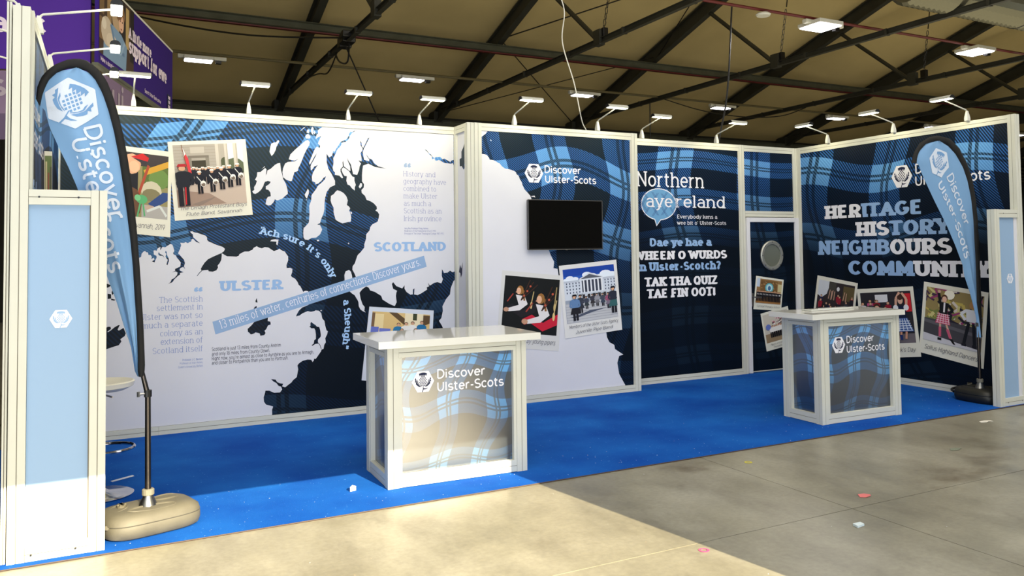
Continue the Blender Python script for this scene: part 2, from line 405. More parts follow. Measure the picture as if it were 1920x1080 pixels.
def write(fr, parent, lines, off=.0024, name='lettering'):
    """lines: (text, style, x, y, width, cap, material)"""
    b = MB()
    for s, st, x, y, w_, cap, mt in lines:
        for P in text_polys(s, st, x, y, w_, cap, shear=.3 if st == 'hand' else 0): b.add([fr(a, z, off) for a, z in P], [tuple(range(len(P)))], mt, P)
    return b.build(name, parent)
# ------------------------------------------------------------------ thistle badge
def thistle(cx, cy, h, rot=0, wk=1.0):
    """returns (light polys, dark polys)"""
    def T(P):
        c, s = math.cos(rot), math.sin(rot); return [(cx+(x*wk*c-y*s)*h, cy+(x*wk*s+y*c)*h) for x, y in P]
    hexa = []
    for k in range(6):
        a = k*60*D2R; a0 = a-60*D2R; a2 = a+60*D2R
        V = [Vector((math.cos(t)*.56, math.sin(t)*.575)) for t in (a0, a, a2)]
        for t in (.13, .05): hexa.append(tuple(V[1]+(V[0]-V[1])*t*(1 if t > .1 else .6)))
        for t in (.05, .13): hexa.append(tuple(V[1]+(V[2]-V[1])*t*(1 if t > .1 else .6)))
    light = [T(hexa)]; dark = []
    dark.append(T([(-.2,.38),(-.1,.42),(0,.43),(.1,.42),(.2,.38),(.17,.25),(.13,.33),(.09,.23),(.05,.33),(0,.22),(-.05,.33),(-.09,.23),(-.13,.33),(-.17,.25)]))
    for i in range(-2, 3):
        for j in range(-2, 3):
            x = (i+j)*.052; y = .03+(i-j)*.066
            if (x/.20)**2+((y-.03)/.23)**2 > 1: continue
            d = .034; dark.append(T([(x-d, y), (x, y-d*1.2), (x+d, y), (x, y+d*1.2)]))
    for s in (1, -1):
        for (P) in ([(-.40,.13),(-.36,.20),(-.33,.10),(-.29,-.04),(-.20,-.15),(-.08,-.25),(-.2,-.235),(-.29,-.17),(-.36,-.09),(-.34,-.02),(-.41,.0),(-.37,.06)],
                    [(-.29,.12),(-.25,.05),(-.24,-.04),(-.17,-.13),(-.07,-.2),(-.05,-.23),(-.13,-.19),(-.22,-.11),(-.28,-.03)]):
            dark.append(T([(s*x, y) for x, y in P]))
    dark.append(T([(.005,-.18),(.03,-.18),(.02,-.3),(.1,-.33),(.25,-.31),(.14,-.37),(.02,-.38),(-.02,-.5),(-.06,-.5),(-.01,-.36)]))
    return light, dark
def badge(fr, parent, cx, cy, h, dk, rot=0, off=.0024, lt=None, wk=1.0, name='thistle_emblem'):
    l, d = thistle(cx, cy, h, rot, wk); b = MB()
    for P in l: b.add([fr(x, z, off) for x, z in P], [tuple(t) for t in tess(P)], lt or WHITEI, P)
    for P in d: b.add([fr(x, z, off+.0006) for x, z in P], [tuple(t) for t in tess(P)], dk, P)
    return b.build(name, parent)
# ------------------------------------------------------------------ printed snapshots
class Snap:
    """flat print drawn in its own 0..1 square, mapped on four wall corners tl,tr,br,bl"""
    def __init__(s, fr, parent, outer, inner=None, name='photo_print', border=(232, 229, 214), off=.0030):
        s.fr = fr; s.parent = parent; s.b = MB(); s.name = name; s.off = off
        s.o = outer; o = outer
        lerp = lambda a, b, t: (a[0]+(b[0]-a[0])*t, a[1]+(b[1]-a[1])*t)
        if inner is None: inner = [s.bil(o, .055, .94), s.bil(o, .945, .94), s.bil(o, .945, .2), s.bil(o, .055, .2)]
        s.i = inner
        s.b.add([fr(x, z, off) for x, z in o[::-1]], [(0, 1, 2, 3)], flat(border), o[::-1]); s.k = 1
    def bil(s, q, u, v):
        tl, tr, br, bl = q; f = lambda i: (tl[i]*(1-u)+tr[i]*u)*v+(bl[i]*(1-u)+br[i]*u)*(1-v); return (f(0), f(1))
    def poly(s, col, P, q=None):
        P = [(min(max(x, 0), 1), min(max(y, 0), 1)) for x, y in P] if q is None else P
        W = [s.bil(q or s.i, x, y) for x, y in P]; s.k += 1; o = s.off+s.k*.00007
        s.b.add([s.fr(x, z, o) for x, z in W], [tuple(t) for t in tess(W)], flat(col), W); return s
    def rect(s, col, x0, y0, x1, y1): return s.poly(col, [(x0, y0), (x1, y0), (x1, y1), (x0, y1)])
    def ell(s, col, cx, cy, rx, ry, n=12): return s.poly(col, [(cx+rx*math.cos(2*math.pi*k/n), cy+ry*math.sin(2*math.pi*k/n)) for k in range(n)])
    def line(s, col, w_, *P):
        for a, b in zip(P[:-1], P[1:]):
            d = Vector((b[0]-a[0], b[1]-a[1])); n = Vector((-d.y, d.x)).normalized()*w_/2
            s.poly(col, [(a[0]-n.x, a[1]-n.y), (b[0]-n.x, b[1]-n.y), (b[0]+n.x, b[1]+n.y), (a[0]+n.x, a[1]+n.y)])
        return s
    def man(s, x, y, h, top, leg, skin=(214, 166, 134), hat=None, hair=(70, 48, 34), skirt=None, asp=1.0, arms=1):
        w_ = h*.13*asp
        s.rect(leg, x-w_*.8, y, x-w_*.1, y+h*.5); s.rect(leg, x+w_*.1, y, x+w_*.8, y+h*.5)
        s.poly(top, [(x-w_*.9, y+h*.45), (x+w_*.9, y+h*.45), (x+w_*1.25, y+h*.8), (x+w_*.5, y+h*.84), (x-w_*.5, y+h*.84), (x-w_*1.25, y+h*.8)])
        if arms:
            s.line(top, w_*.5, (x-w_*1.2, y+h*.78), (x-w_*1.5, y+h*.56), (x-w_*.5, y+h*.52)); s.line(top, w_*.5, (x+w_*1.2, y+h*.78), (x+w_*1.5, y+h*.56), (x+w_*.5, y+h*.52))
        if skirt: s.poly(skirt, [(x-w_, y+h*.5), (x+w_, y+h*.5), (x+w_*1.6, y+h*.26), (x-w_*1.6, y+h*.26)])
        s.ell(hair, x, y+h*.925, w_*.62, h*.075); s.ell(skin, x, y+h*.91, w_*.5, h*.062)
        if hat: s.poly(hat, [(x-w_*.75, y+h*.95), (x+w_*.75, y+h*.95), (x+w_*.5, y+h*1.02), (x-w_*.5, y+h*1.02)])
        return s
    def caption(s, lines, col=None):
        L = len(lines)
        for n, t in enumerate(lines):
            x0 = .5-.018*len(t)*1.0; wd = .036*len(t); 
            if wd > .86: x0, wd = .07, .86
            y = .2*(1-(n+1)/(L+.6)); cap = .2/(L+1.6)*.85
            s.k += 1
            for P in text_polys(t, 'hand', x0, y, wd, cap, shear=.3):
                W = [s.bil(s.o, a, b) for a, b in P]; s.b.add([s.fr(x, z, s.off+s.k*.00007) for x, z in W], [tuple(range(len(W)))], INKD, W)
        return s
    def done(s): return s.b.build(s.name, s.parent)
# ------------------------------------------------------------------ outlines of the printed map, flags and prints, in millimetres on their own planes
ULSTER = '404,1626 715,1620 730,1629 733,1656 747,1674 762,1683 769,1671 786,1667 789,1646 808,1644 818,1625 811,1607 834,1618 840,1603 818,1585 840,1576 848,1600 857,1618 856,1636 834,1649 831,1685 845,1686 858,1682 861,1697 875,1712 888,1716 886,1685 905,1718 927,1713 946,1727 971,1744 988,1737 996,1714 1002,1689 1005,1677 994,1662 999,1647 1016,1640 1025,1619 1044,1594 1059,1572 1056,1535 1028,1521 1011,1512 1012,1495 984,1482 1017,1490 1033,1478 1028,1456 1006,1429 984,1418 973,1391 953,1376 989,1390 1006,1417 1039,1450 1056,1462 1053,1474 1084,1481 1053,1496 1050,1511 1062,1523 1081,1529 1098,1507 1087,1535 1095,1565 1087,1596 1067,1621 1050,1643 1036,1655 1044,1677 1054,1698 1056,1713 1063,1732 1054,1753 1089,1753 1100,1762 1117,1750 1148,1768 1151,1787 1165,1790 1191,1762 1225,1748 1197,1774 1165,1805 1162,1833 1145,1846 1138,1858 1156,1862 1173,1852 1202,1846 1236,1833 1271,1821 1284,1805 1286,1780 1300,1764 1329,1752 1352,1739 1388,1726 1423,1713 1443,1694 1435,1673 1411,1654 1376,1639 1335,1620 1295,1599 1266,1569 1243,1532 1231,1507 1238,1495 1215,1470 1195,1440 1203,1443 1220,1467 1246,1494 1295,1498 1301,1484 1336,1480 1368,1492 1382,1517 1379,1538 1397,1560 1411,1591 1415,1629 1414,1653 1429,1644 1461,1623 1512,1621 1547,1619 1567,1627 1573,1642 1600,1658 1621,1667 1655,1667 1691,1683 1703,1702 1730,1717 1752,1704 1779,1696 1804,1708 1838,1704 1862,1687 1890,1668 1925,1680 1943,1692 1962,1675 1993,1663 2009,1637 2025,1614 2025,1575 2009,1530 2011,1500 2044,1503 2066,1490 2063,1457 2051,1425 2060,1412 2091,1394 2113,1364 2126,1331 2142,1318 2158,1285 2171,1258 2178,1268 2196,1272 2216,1266 2229,1250 2238,1219 2245,1186 2251,1166 2225,1134 2199,1122 2161,1108 2129,1080 2107,1042 2100,1022 2135,1030 2161,1049 2212,1069 2244,1061 2277,1066 2290,1074 2322,1068 2345,1043 2355,990 2377,963 2384,916 2397,869 2410,859 2403,829 2384,791 2390,751 2374,726 2367,686 2347,681 2342,663 2324,639 2310,618 2289,591 2274,596 2271,578 2259,564 2246,587 2211,592 2162,582 2127,560 2113,540 2120,504 2113,462 2106,427 2071,401 2057,381 2030,362 1995,337 1968,350 1978,374 1947,380 1920,396 1907,419 1863,429 1886,403 1913,387 1934,357 1958,348 1968,319 1947,292 1893,294 1846,319 1812,322 1805,291 1795,258 1799,215 1819,186 1853,175 1883,162 1873,132 1874,69 416,-9'
SCOT = '2358,2947 2358,2913 2332,2895 2315,2877 2318,2850 2302,2829 2292,2789 2318,2810 2348,2822 2331,2784 2315,2746 2338,2724 2334,2701 2305,2716 2285,2688 2266,2644 2249,2600 2228,2546 2236,2529 2259,2567 2279,2608 2305,2649 2292,2615 2272,2574 2252,2540 2243,2513 2246,2473 2259,2480 2278,2511 2314,2529 2291,2495 2265,2447 2255,2407 2259,2364 2288,2352 2291,2332 2317,2342 2350,2370 2370,2401 2396,2418 2383,2384 2350,2350 2317,2322 2291,2277 2265,2243 2252,2223 2249,2170 2229,2117 2232,2044 2226,1951 2206,1925 2174,1892 2171,1846 2174,1800 2187,1780 2219,1776 2251,1796 2297,1799 2336,1832 2356,1879 2336,1925 2307,1932 2336,1945 2349,1992 2369,2039 2379,2085 2379,2132 2386,2199 2403,2260 2436,2307 2486,2332 2486,2374 2450,2447 2420,2493 2403,2559 2402,2647 2427,2611 2457,2629 2470,2684 2480,2667 2500,2705 2524,2740 2544,2775 2605,2806 2626,2841 2631,2862 2645,2890 2655,2880 2720,2913 2665,2874 2641,2845 2628,2807 2597,2778 2557,2766 2546,2735 2509,2692 2489,2644 2469,2603 2472,2556 2462,2508 2469,2475 2485,2462 2485,2435 2529,2429 2555,2403 2569,2407 2542,2470 2542,2497 2566,2522 2563,2566 2569,2583 2576,2526 2593,2513 2630,2484 2644,2481 2640,2528 2617,2582 2609,2615 2624,2582 2647,2549 2657,2508 2671,2448 2712,2442 2732,2491 2739,2532 2753,2560 2726,2593 2760,2584 2757,2629 2748,2669 2768,2698 2771,2718 2751,2745 2744,2799 2758,2779 2764,2735 2778,2726 2803,2775 2824,2824 2845,2839 2810,2768 2785,2719 2771,2677 2785,2602 2836,2587 2840,2605 2816,2638 2795,2692 2809,2658 2837,2618 2871,2606 2889,2572 2934,2539 3019,2518 2962,2523 2899,2531 2829,2563 2774,2540 2767,2492 2763,2444 2763,2376 2783,2349 2783,2344 2780,2313 2756,2288 2759,2258 2793,2228 2810,2187 2849,2174 2883,2154 2915,2120 2918,2093 2900,2079 2925,2065 2942,2038 2935,1997 2924,1962 2868,1934 2847,1907 2840,1873 2805,1832 2802,1784 2784,1730 2784,1696 2745,1648 2714,1618 2700,1578 2686,1537 2662,1504 2660,1470 2679,1436 2699,1388 2702,1355 2685,1348 2662,1362 2655,1410 2645,1450 2625,1468 2591,1455 2578,1418 2581,1345 2611,1270 2651,1232 2685,1207 2705,1166 2695,1194 2720,1141 2724,1097 2740,1064 2768,1042 2797,1029 2781,1046 2785,1086 2764,1111 2744,1168 2732,1233 2761,1269 2802,1296 2827,1283 2843,1254 2893,1236 2959,1193 2972,1155 3043,1108 3102,1081 3123,1121 3115,1187 3120,1220 3128,1240 3086,1262 3073,1312 3086,1332 3103,1311 3120,1290 3184,1263 3210,1295 3210,1258 3231,1224 3274,1194 3300,1197 3300,1247 3318,1259 3313,1196 3352,1187 3396,1206 3458,1242 3454,1267 3480,1275 3467,1317 3489,1283 3538,1311 3574,1318 3619,1304 3637,1346 3624,1385 3627,1457 3651,1414 3692,1417 3720,1438 3747,1420 3792,1427 3866,1413 3879,3068'
ENG = '3866,1387 3810,1380 3801,1354 3838,1345 3819,1328 3814,1307 3782,1334 3760,1326 3727,1250 3717,1182 3672,1133 3630,1058 3634,1007 3616,932 3589,904 3624,847 3651,778 3646,-227 3848,-221'
ISLES = '1856,1765 1869,1779 1900,1784 1934,1781 1925,1725 1912,1735 1915,1761|2216,2288 2226,2269 2226,2242 2207,2189 2194,2202 2184,2228 2200,2255|2197,2169 2203,2182 2210,2179|2303,1773 2316,1779 2329,1773 2323,1763 2306,1763|2614,1739 2622,1748 2630,1739 2622,1729|1930,2761 1943,2750 1914,2693 1908,2663 1889,2623 1868,2600 1849,2641 1855,2680 1864,2720 1889,2734 1908,2735|2217,2778 2237,2756 2230,2725 2207,2684 2181,2630 2159,2569 2143,2529 2123,2489 2120,2462 2085,2448 2072,2401 2062,2362 2047,2358 2009,2370 1977,2395 1971,2444 1977,2483 1996,2530 2021,2547 2091,2557 2123,2581 2085,2563 2031,2574 2047,2624 2091,2672 2143,2721 2188,2763|1949,2535 1958,2463 1971,2411 1977,2379 2002,2334 2012,2303 2021,2257 2021,2231 1990,2204 1971,2184 1921,2164 1899,2176 1889,2150 1861,2117 1837,2114 1812,2126 1821,2175 1834,2198 1861,2205 1858,2241 1840,2266 1815,2272 1815,2301 1846,2323 1861,2346 1834,2355 1806,2344 1796,2321 1790,2300 1769,2264 1741,2238 1717,2224 1699,2230 1689,2249 1708,2263 1705,2288 1723,2319 1732,2352 1714,2361 1732,2397 1735,2436 1766,2440 1809,2480 1821,2465 1815,2406 1824,2426 1830,2458 1858,2472 1902,2516 1927,2530|1775,2469 1809,2500 1803,2487|2220,2838 2243,2813 2240,2793 2201,2790 2191,2807 2204,2831|2260,2914 2273,2901 2269,2828 2253,2847 2246,2880|2282,2875 2292,2856 2282,2838 2273,2854|2211,2881 2230,2882 2230,2845 2204,2850|2198,2910 2140,2857 2146,2867 2175,2899|2511,2279 2542,2270 2575,2250 2602,2217 2615,2177 2605,2132 2629,2113 2639,2096 2629,2075 2642,2048 2649,2008 2645,1960 2615,1957 2561,1943 2520,1960 2491,1980 2471,2053 2471,2100 2451,2140 2441,2173 2445,2220 2475,2241 2495,2269|2746,2361 2763,2355 2763,2328 2742,2303 2728,2320|2573,2516 2593,2503 2630,2477 2647,2447 2664,2424 2684,2417 2684,2380 2698,2340 2687,2312 2687,2280 2657,2304 2636,2332 2613,2341 2601,2378 2606,2425 2582,2428 2566,2451 2552,2484 2556,2501|2338,1073 2351,1073 2348,1063 2338,1065|2639,2065 2656,2059 2659,2038 2649,2042'
SEAS = '1714,1134 1704,1117 1695,1095 1701,1054 1708,988 1682,956 1648,925 1651,898 1679,870 1708,878 1720,888 1759,875 1764,853 1800,856 1813,876 1803,899 1819,912 1835,948 1861,956 1858,983 1832,991 1835,1021 1864,1053 1880,1079 1880,1110 1855,1118 1822,1106 1778,1094 1739,1103 1725,1120 1733,1126 1730,1140|1731,1218 1720,1193 1720,1177 1739,1172 1733,1199|2247,961 2239,950 2239,921 2228,915 2250,897 2276,896 2286,875 2292,836 2292,790 2276,778 2270,745 2250,730 2257,723 2289,741 2318,742 2331,722 2341,688 2347,688 2334,728 2312,756 2312,782 2338,807 2341,826 2335,873 2325,906 2302,911 2289,928 2263,946|446,996 448,803 462,812 512,828 555,840 576,872 567,892 602,919 610,943 592,993 554,970 545,981 562,1019 549,1019 519,1001 489,974 468,961|442,996 468,1009 489,1008 493,988 464,966 442,967|464,1304 464,1256 492,1259 491,1298|456,1391 463,1391 495,1376 465,1357 457,1357|500,1332 517,1312 500,1288 495,1313|492,1259 526,1248 517,1239 492,1245|875,1673 869,1651 883,1636 905,1636 922,1617 911,1639 883,1654|933,1684 927,1666 938,1653 930,1629 939,1611 950,1598 939,1556 947,1547 961,1592 955,1617 944,1641 941,1666|3438,2744 3455,2727 3464,2724 3491,2691 3522,2671 3525,2636 3540,2646 3555,2649 3558,2629 3574,2624 3602,2634 3627,2623 3664,2604 3714,2600 3745,2598 3761,2608 3799,2584 3846,2584 3847,2668 3828,2672 3799,2659 3793,2648 3771,2641 3742,2631 3736,2616 3664,2651 3645,2641 3614,2670 3593,2663 3571,2665 3552,2652 3534,2660 3510,2691 3491,2699 3470,2728 3458,2736'
RETB = '-2820,2826 -2816,2548 -2907,2515 -2959,2559 -3016,2561 -3019,2639 -2965,2648 -2963,2716 -2909,2756 -2862,2815'
LANDB = '3910,2974 4008,2915 3982,2885 3939,2854 3909,2844|3907,2674 3937,2671 3967,2670 3997,2664 4020,2637 4031,2614 4070,2612 4100,2601 4126,2586 4147,2579 4173,2548 4208,2526 4260,2520 4313,2505 4335,2494 4348,2467 4370,2455 4383,2419 4405,2388 4418,2348 4440,2308 4480,2269 4507,2241 4520,2213 4557,2049 4659,1815 4729,1643 4759,1576 4793,1515 4783,1446 4835,1438 4846,1369 4868,1108 5198,797 5455,703 5463,647 5495,590 5560,555 5568,507 5680,437 5623,425 5597,348 5619,221 5701,85 5690,64 3879,-19|4040,2832 4055,2821 4050,2813 4037,2824|4520,2237 4561,2242 4570,2222 4556,2226 4524,2229'
F1O = '93,2536 100,2614 125,2678 177,2738 243,2776 297,2791 351,2780 403,2738 448,2675 482,2583 511,2473 540,2347 564,2204 584,2061 602,1902 618,1733 630,1567 642,1379 652,1216 660,1025 662,956 654,912'
F1I = '114,2492 126,2567 152,2643 191,2693 243,2723 297,2731 346,2720 387,2676 427,2594 458,2495 487,2376 513,2234 533,2091 554,1933 578,1733 593,1567 604,1380 615,1218 622,1028 622,952 628,914'
F1F = '119,2551 139,2469 162,2375 215,2246 253,2160 300,2038 372,1805 420,1640 463,1498 507,1368 546,1225 586,1092 602,985 609,933 622,924'
F2O = '7507,2463 7546,2570 7638,2671 7776,2738 7911,2761 8099,2740 8234,2657 8348,2511 8415,2391 8457,2252 8484,2095 8501,1927 8511,1691 8515,1355 8518,1076 8516,853 8506,676'
F2I = '7573,2464 7575,2517 7623,2589 7727,2668 7888,2703 8049,2675 8185,2582 8298,2448 8364,2311 8413,2127 8439,1909 8445,1691 8454,1412 8450,1106 8446,873 8471,678'
F2F = '7575,2512 7668,2335 7836,2084 8008,1846 8138,1632 8246,1424 8262,1324 8347,1138 8434,881'
F1D = '324,2388 358,2283 397,2150 434,2010 462,1868 471,1834'
F1U = '263,2310 296,2193 335,2070 371,1914 408,1758 448,1602 467,1526'
F2D = '7999,2344 8092,2187 8186,2023 8270,1831'
F2U = '7846,2263 7938,2118 8039,1967 8131,1775 8215,1593 8253,1494'
ACH = '1754,1839 1793,1829 1968,1792 2101,1739 2188,1693 2266,1631 2313,1588 2361,1528 2403,1463 2445,1387'
SHE = '2563,1168 2576,1017 2580,909 2572,829 2553,712 2545,670'
PA1 = '498,2643 979,2598 969,1805 486,1859'
PA2 = '942,2691 1625,2751 1694,2023 1008,1958'
PA2i = '983,2661 1591,2714 1641,2135 1035,2080'
PA3 = '2833,1088 3530,1016 3482,229 2749,342'
PB1 = '4162,1436 4906,1360 4834,532 4082,632'
PB2 = '4849,1470 5602,1528 5668,723 4918,665'
PC1 = '8001,1277 8487,1211 8426,796 7941,842'
PC2 = '8060,775 8547,858 8647,345 8154,273'
PD1 = '-2730,1270 -2062,1182 -2188,444 -2883,454'
PD2 = '-2080,1107 -1252,1168 -1167,356 -2002,248'
PD3 = '-1104,1227 -311,1128 -399,305 -1199,409'
PL1 = '1176,2342 2064,2440 2163,1889 1261,1820'
TV = '4451,2187 5387,2201 5387,1652 4454,1645'
RIB = '1334,1009 3425,1603 3455,1485 1361,889'
# ================================================================== THE HALL (setting)
def structure(o, k='structure'): o['kind'] = k; return o
def floor_material():
    m = bpy.data.materials.new('concrete'); m.use_nodes = True; nt = m.node_tree; p = nt.nodes['Principled BSDF']; L = nt.links.new
    g = nt.nodes.new('ShaderNodeNewGeometry')
    def N(sc, det, sx=1, sy=1):
        mp = nt.nodes.new('ShaderNodeMapping'); mp.inputs['Scale'].default_value = (sx, sy, 1); L(g.outputs['Position'], mp.inputs[0])
        n = nt.nodes.new('ShaderNodeTexNoise'); n.inputs['Scale'].default_value = sc; n.inputs['Detail'].default_value = det; n.inputs['Roughness'].default_value = .62; L(mp.outputs[0], n.inputs[0]); return n.outputs[0]
    def ramp(f, *st):
        r = nt.nodes.new('ShaderNodeValToRGB'); L(f, r.inputs[0]); e = r.color_ramp.elements
        e[0].position, e[0].color = st[0][0], rgb(*st[0][1]); e[1].position, e[1].color = st[-1][0], rgb(*st[-1][1])
        for a, c in st[1:-1]: x = e.new(a); x.color = rgb(*c)
        return r.outputs[0]
    a = ramp(N(.7, 8), (.32, (140, 136, 120)), (.5, (164, 160, 144)), (.68, (184, 181, 168)))
    b = ramp(N(2.3, 9, 1, .45), (.3, (120, 112, 92)), (.52, (200, 198, 190)), (.7, (232, 230, 222)))
    c = ramp(N(30, 4), (.3, (205, 205, 205)), (.7, (255, 255, 255)))
    st = ramp(N(.55, 5, 1.0, 1.6), (.30, (150, 128, 98)), (.42, (255, 255, 255)), (1, (255, 255, 255)))
    def mul(x, y, f):
        n = nt.nodes.new('ShaderNodeMix'); n.data_type = 'RGBA'; n.blend_type = 'MULTIPLY'; n.inputs[0].default_value = f; L(x, n.inputs[6]); L(y, n.inputs[7]); return n.outputs[2]
    col = mul(mul(mul(a, b, .55), c, .5), st, .85); L(col, p.inputs['Base Color'])
    rr = nt.nodes.new('ShaderNodeMapRange'); rr.inputs[3].default_value = .2; rr.inputs[4].default_value = .5; L(N(1.4, 6), rr.inputs[0]); L(rr.outputs[0], p.inputs['Roughness'])
    bp = nt.nodes.new('ShaderNodeBump'); bp.inputs['Strength'].default_value = .12; bp.inputs['Distance'].default_value = .004; L(N(25, 5), bp.inputs['Height']); L(bp.outputs[0], p.inputs['Normal'])
    return m
CONC = floor_material()
fb = MB(); fb.box((-16, -8.2, -.2), (50, 20.6, -.03), mat('joint_dirt', (120, 112, 92), .9)); floor = structure(fb.build('floor'))
gx = [-16, -10.45, -5.45, -.45, 4.55, 9.55, 14.55, 22, 36, 50]; gy = [-8.2, -6.5, -1.57, 3.4, 9, 20.6]
for i in range(len(gx)-1):
    for j in range(len(gy)-1):
        b = MB(); b.box((gx[i]+.003, gy[j]+.003, -.03), (gx[i+1]-.003, gy[j+1]-.003, 0), CONC); b.build('concrete_slab', floor)
FAB = mat('marquee_lining', (206, 186, 132), .85, noise=(.5, .10))
# lining: gentle folds hang between the rafters
RY0, RZ0, RS, RID = 20.0, 6.1, .30, 4.0
def roofz(y): return RZ0+RS*(RY0-y) if y > RID else RZ0+RS*(RY0-RID)-.27*(RID-y)
cb = MB(); nx, ny = 150, 56; vs = []; rr = random.Random(3)
for j in range(ny+1):
    y = -8.1+j*(20.45+8.1)/ny
    for i in range(nx+1):
        x = -15.8+i*65.6/nx; t = ((x+.1) % 5)/5
        e = max(0, min(1, (19.6-y)/4)); z = roofz(y)+.12+.22*math.sin(math.pi*t)*e
        if x > 15: z += .32*e*min(1, (x-15)/5)*math.sin(y*.55+x*1.15)*math.sin(math.pi*t)
        vs.append((x, y, z))
cb.add(vs, [(j*(nx+1)+i, (j+1)*(nx+1)+i, (j+1)*(nx+1)+i+1, j*(nx+1)+i+1) for j in range(ny) for i in range(nx)], FAB)
ceiling = structure(cb.build('ceiling', smooth=True))
DARKW = mat('dark_wall_sheet', (46, 44, 36), .8, noise=(1, .2)); 
b = MB(); b.box((-16, 20.35, 0), (50, 20.55, 6.9), DARKW); wall_back = structure(b.build('wall_back'))
for i in range(60):
    b = MB(); x = -15.6+i*1.09; b.box((x, 20.31, 0), (x+.55, 20.35, 6.0), DARKW); b.build('cladding_panel', wall_back)
b = MB(); b.box((-16, -8.2, 0), (-15.8, 20.35, 6.3), DARKW); b.add([(-15.9, -8.2, 6.3), (-15.9, 20.35, 6.3), (-15.9, 4, 11)], [(0, 1, 2)], DARKW); structure(b.build('wall_left'))
b = MB(); b.box((49.8, -8.2, 0), (50, 20.35, 6.3), DARKW); b.add([(49.9, -8.2, 6.3), (49.9, 20.35, 6.3), (49.9, 4, 11)], [(0, 1, 2)], DARKW); structure(b.build('wall_right'))
FW = mat('front_wall_sheet', (196, 196, 188), .8)
b = MB()
OP = [(-7.0, 4.33, 4.33), (9.0, 19.0, 3.2)]
b.box((-16, -8.3, 0), (OP[0][0], -8.05, 8), FW); b.box((OP[0][1], -8.3, 0), (50, -8.05, 8), FW)
b.box((OP[0][0], -8.3, OP[0][2]), (OP[0][1], -8.05, 8), FW); structure(b.build('wall_front'))
# ------------------------------------------------------------------ roof steel
def ibeam(mb, p0, p1, w, d, mt, up=(0, 0, 1)):
    p0, p1 = Vector(p0), Vector(p1); t = (p1-p0).normalized(); s = t.cross(Vector(up)).normalized(); u = s.cross(t)
    a, h, f, k = w/2, d/2, d*.07, w*.08
    pr = [(-a,-h),(a,-h),(a,-h+f),(k,-h+f),(k,h-f),(a,h-f),(a,h),(-a,h),(-a,h-f),(-k,h-f),(-k,-h+f),(-a,-h+f)]
    mb.loft([[p+s*x+u*y for x, y in pr] for p in (p0, p1)], mt)
RX = [-5.1, -.1, 4.88, 9.8, 14.9, 19.9, 24.88, 29.9, 34.9, 39.9]
for n, X in enumerate(RX):
    t = thing('roof_truss', (X, 20, 6.1), 'steel roof frame, %s' % ['over the purple banners, mostly out of frame', 'first one left, above the banner with the photograph', 'steep one rising above the first wall lamps', 'second steep one, its foot above the tall map wall', 'its foot above the wall with the black screen', 'its foot behind the panel with the speech bubble', 'its foot above the white door', 'its foot behind the corner of the right wall', 'far one above the right wall lamps', 'last one seen at the far right edge'][n], 'roof beam', 'steel roof frames')
    t.location = (0, 0, 0)
    b = MB(); ibeam(b, (X, 20, roofz(20)-.12), (X, RID, roofz(RID)-.12), .18, .40, BEAM); b.build('rafter', t, fix=True)
    b = MB(); ibeam(b, (X, RID, roofz(RID)-.12), (X, -8, roofz(-8)-.12), .18, .40, BEAM); b.build('rafter', t, fix=True)
    b = MB(); ibeam(b, (X, 19.4, 6.17), (X, -7, 6.17), .10, .12, BEAM)
    for k in range(7): b.box((X-.058, 18-k*2.3, 6.10), (X+.058, 18-k*2.3+.06, 6.24), BEAM)
    b.build('tie_beam', t, fix=True)
    for y0, y1 in ((9.88, 12.3), (4.2, 6.6)):
        b = MB(); b.tube([(X, y0, 6.22), (X, y1, roofz(y1)-.3)], .055, BEAM, 6); b.build('strut', t)
    b = MB(); b.box((X-.07, 9.7, 6.08), (X+.07, 9.95, 6.42), BEAM); b.build('gusset', t)
    b = MB(); b.box((X-.15, 19.7, 0), (X+.15, 20.2, 6.2), BEAM); b.build('column', t)
for n, (y, dz, r, mt, lb) in enumerate(((14.85, .42, .2, BEAML, 'grey green steel purlin with dark red underside running the length of the roof'), (9.4, .42, .18, BEAML, 'steel purlin higher up the roof, above the red pipe'), (19.7, .30, .22, BEAML, 'lowest steel purlin along the dark eave behind the stand'))):
    t = thing('purlin', (17, y, 0), lb, 'beam'); z = roofz(y)-dz-.1; t.location = (0, 0, 0)
    b = MB(); ibeam(b, (-15, y, z), (49, y, z), .16, r, mt, up=(0, .29, 1)); b.build('beam', t, fix=True)
    if n == 0: b = MB(); b.box((-15, y-.06, z-r/2-.03), (49, y+.06, z-r/2-.001), REDP); b.build('red_flange', t)
t = thing('cable_tray', (0, 0, 0), 'bundle of dark pipes and cables running along the eave above the stand walls', 'pipes')
for z, y, r in ((5.55, 20.1, .05), (5.38, 20.15, .04), (5.2, 20.15, .05), (5.72, 20.1, .03), (5.05, 20.1, .03), (4.9, 20.1, .04)):
    b = MB(); b.tube([(-15, y, z), (49, y, z)], r, mat('eave_pipe', (92, 90, 70), .5) if r > .035 else BEAML, 6); b.build('pipe', t)
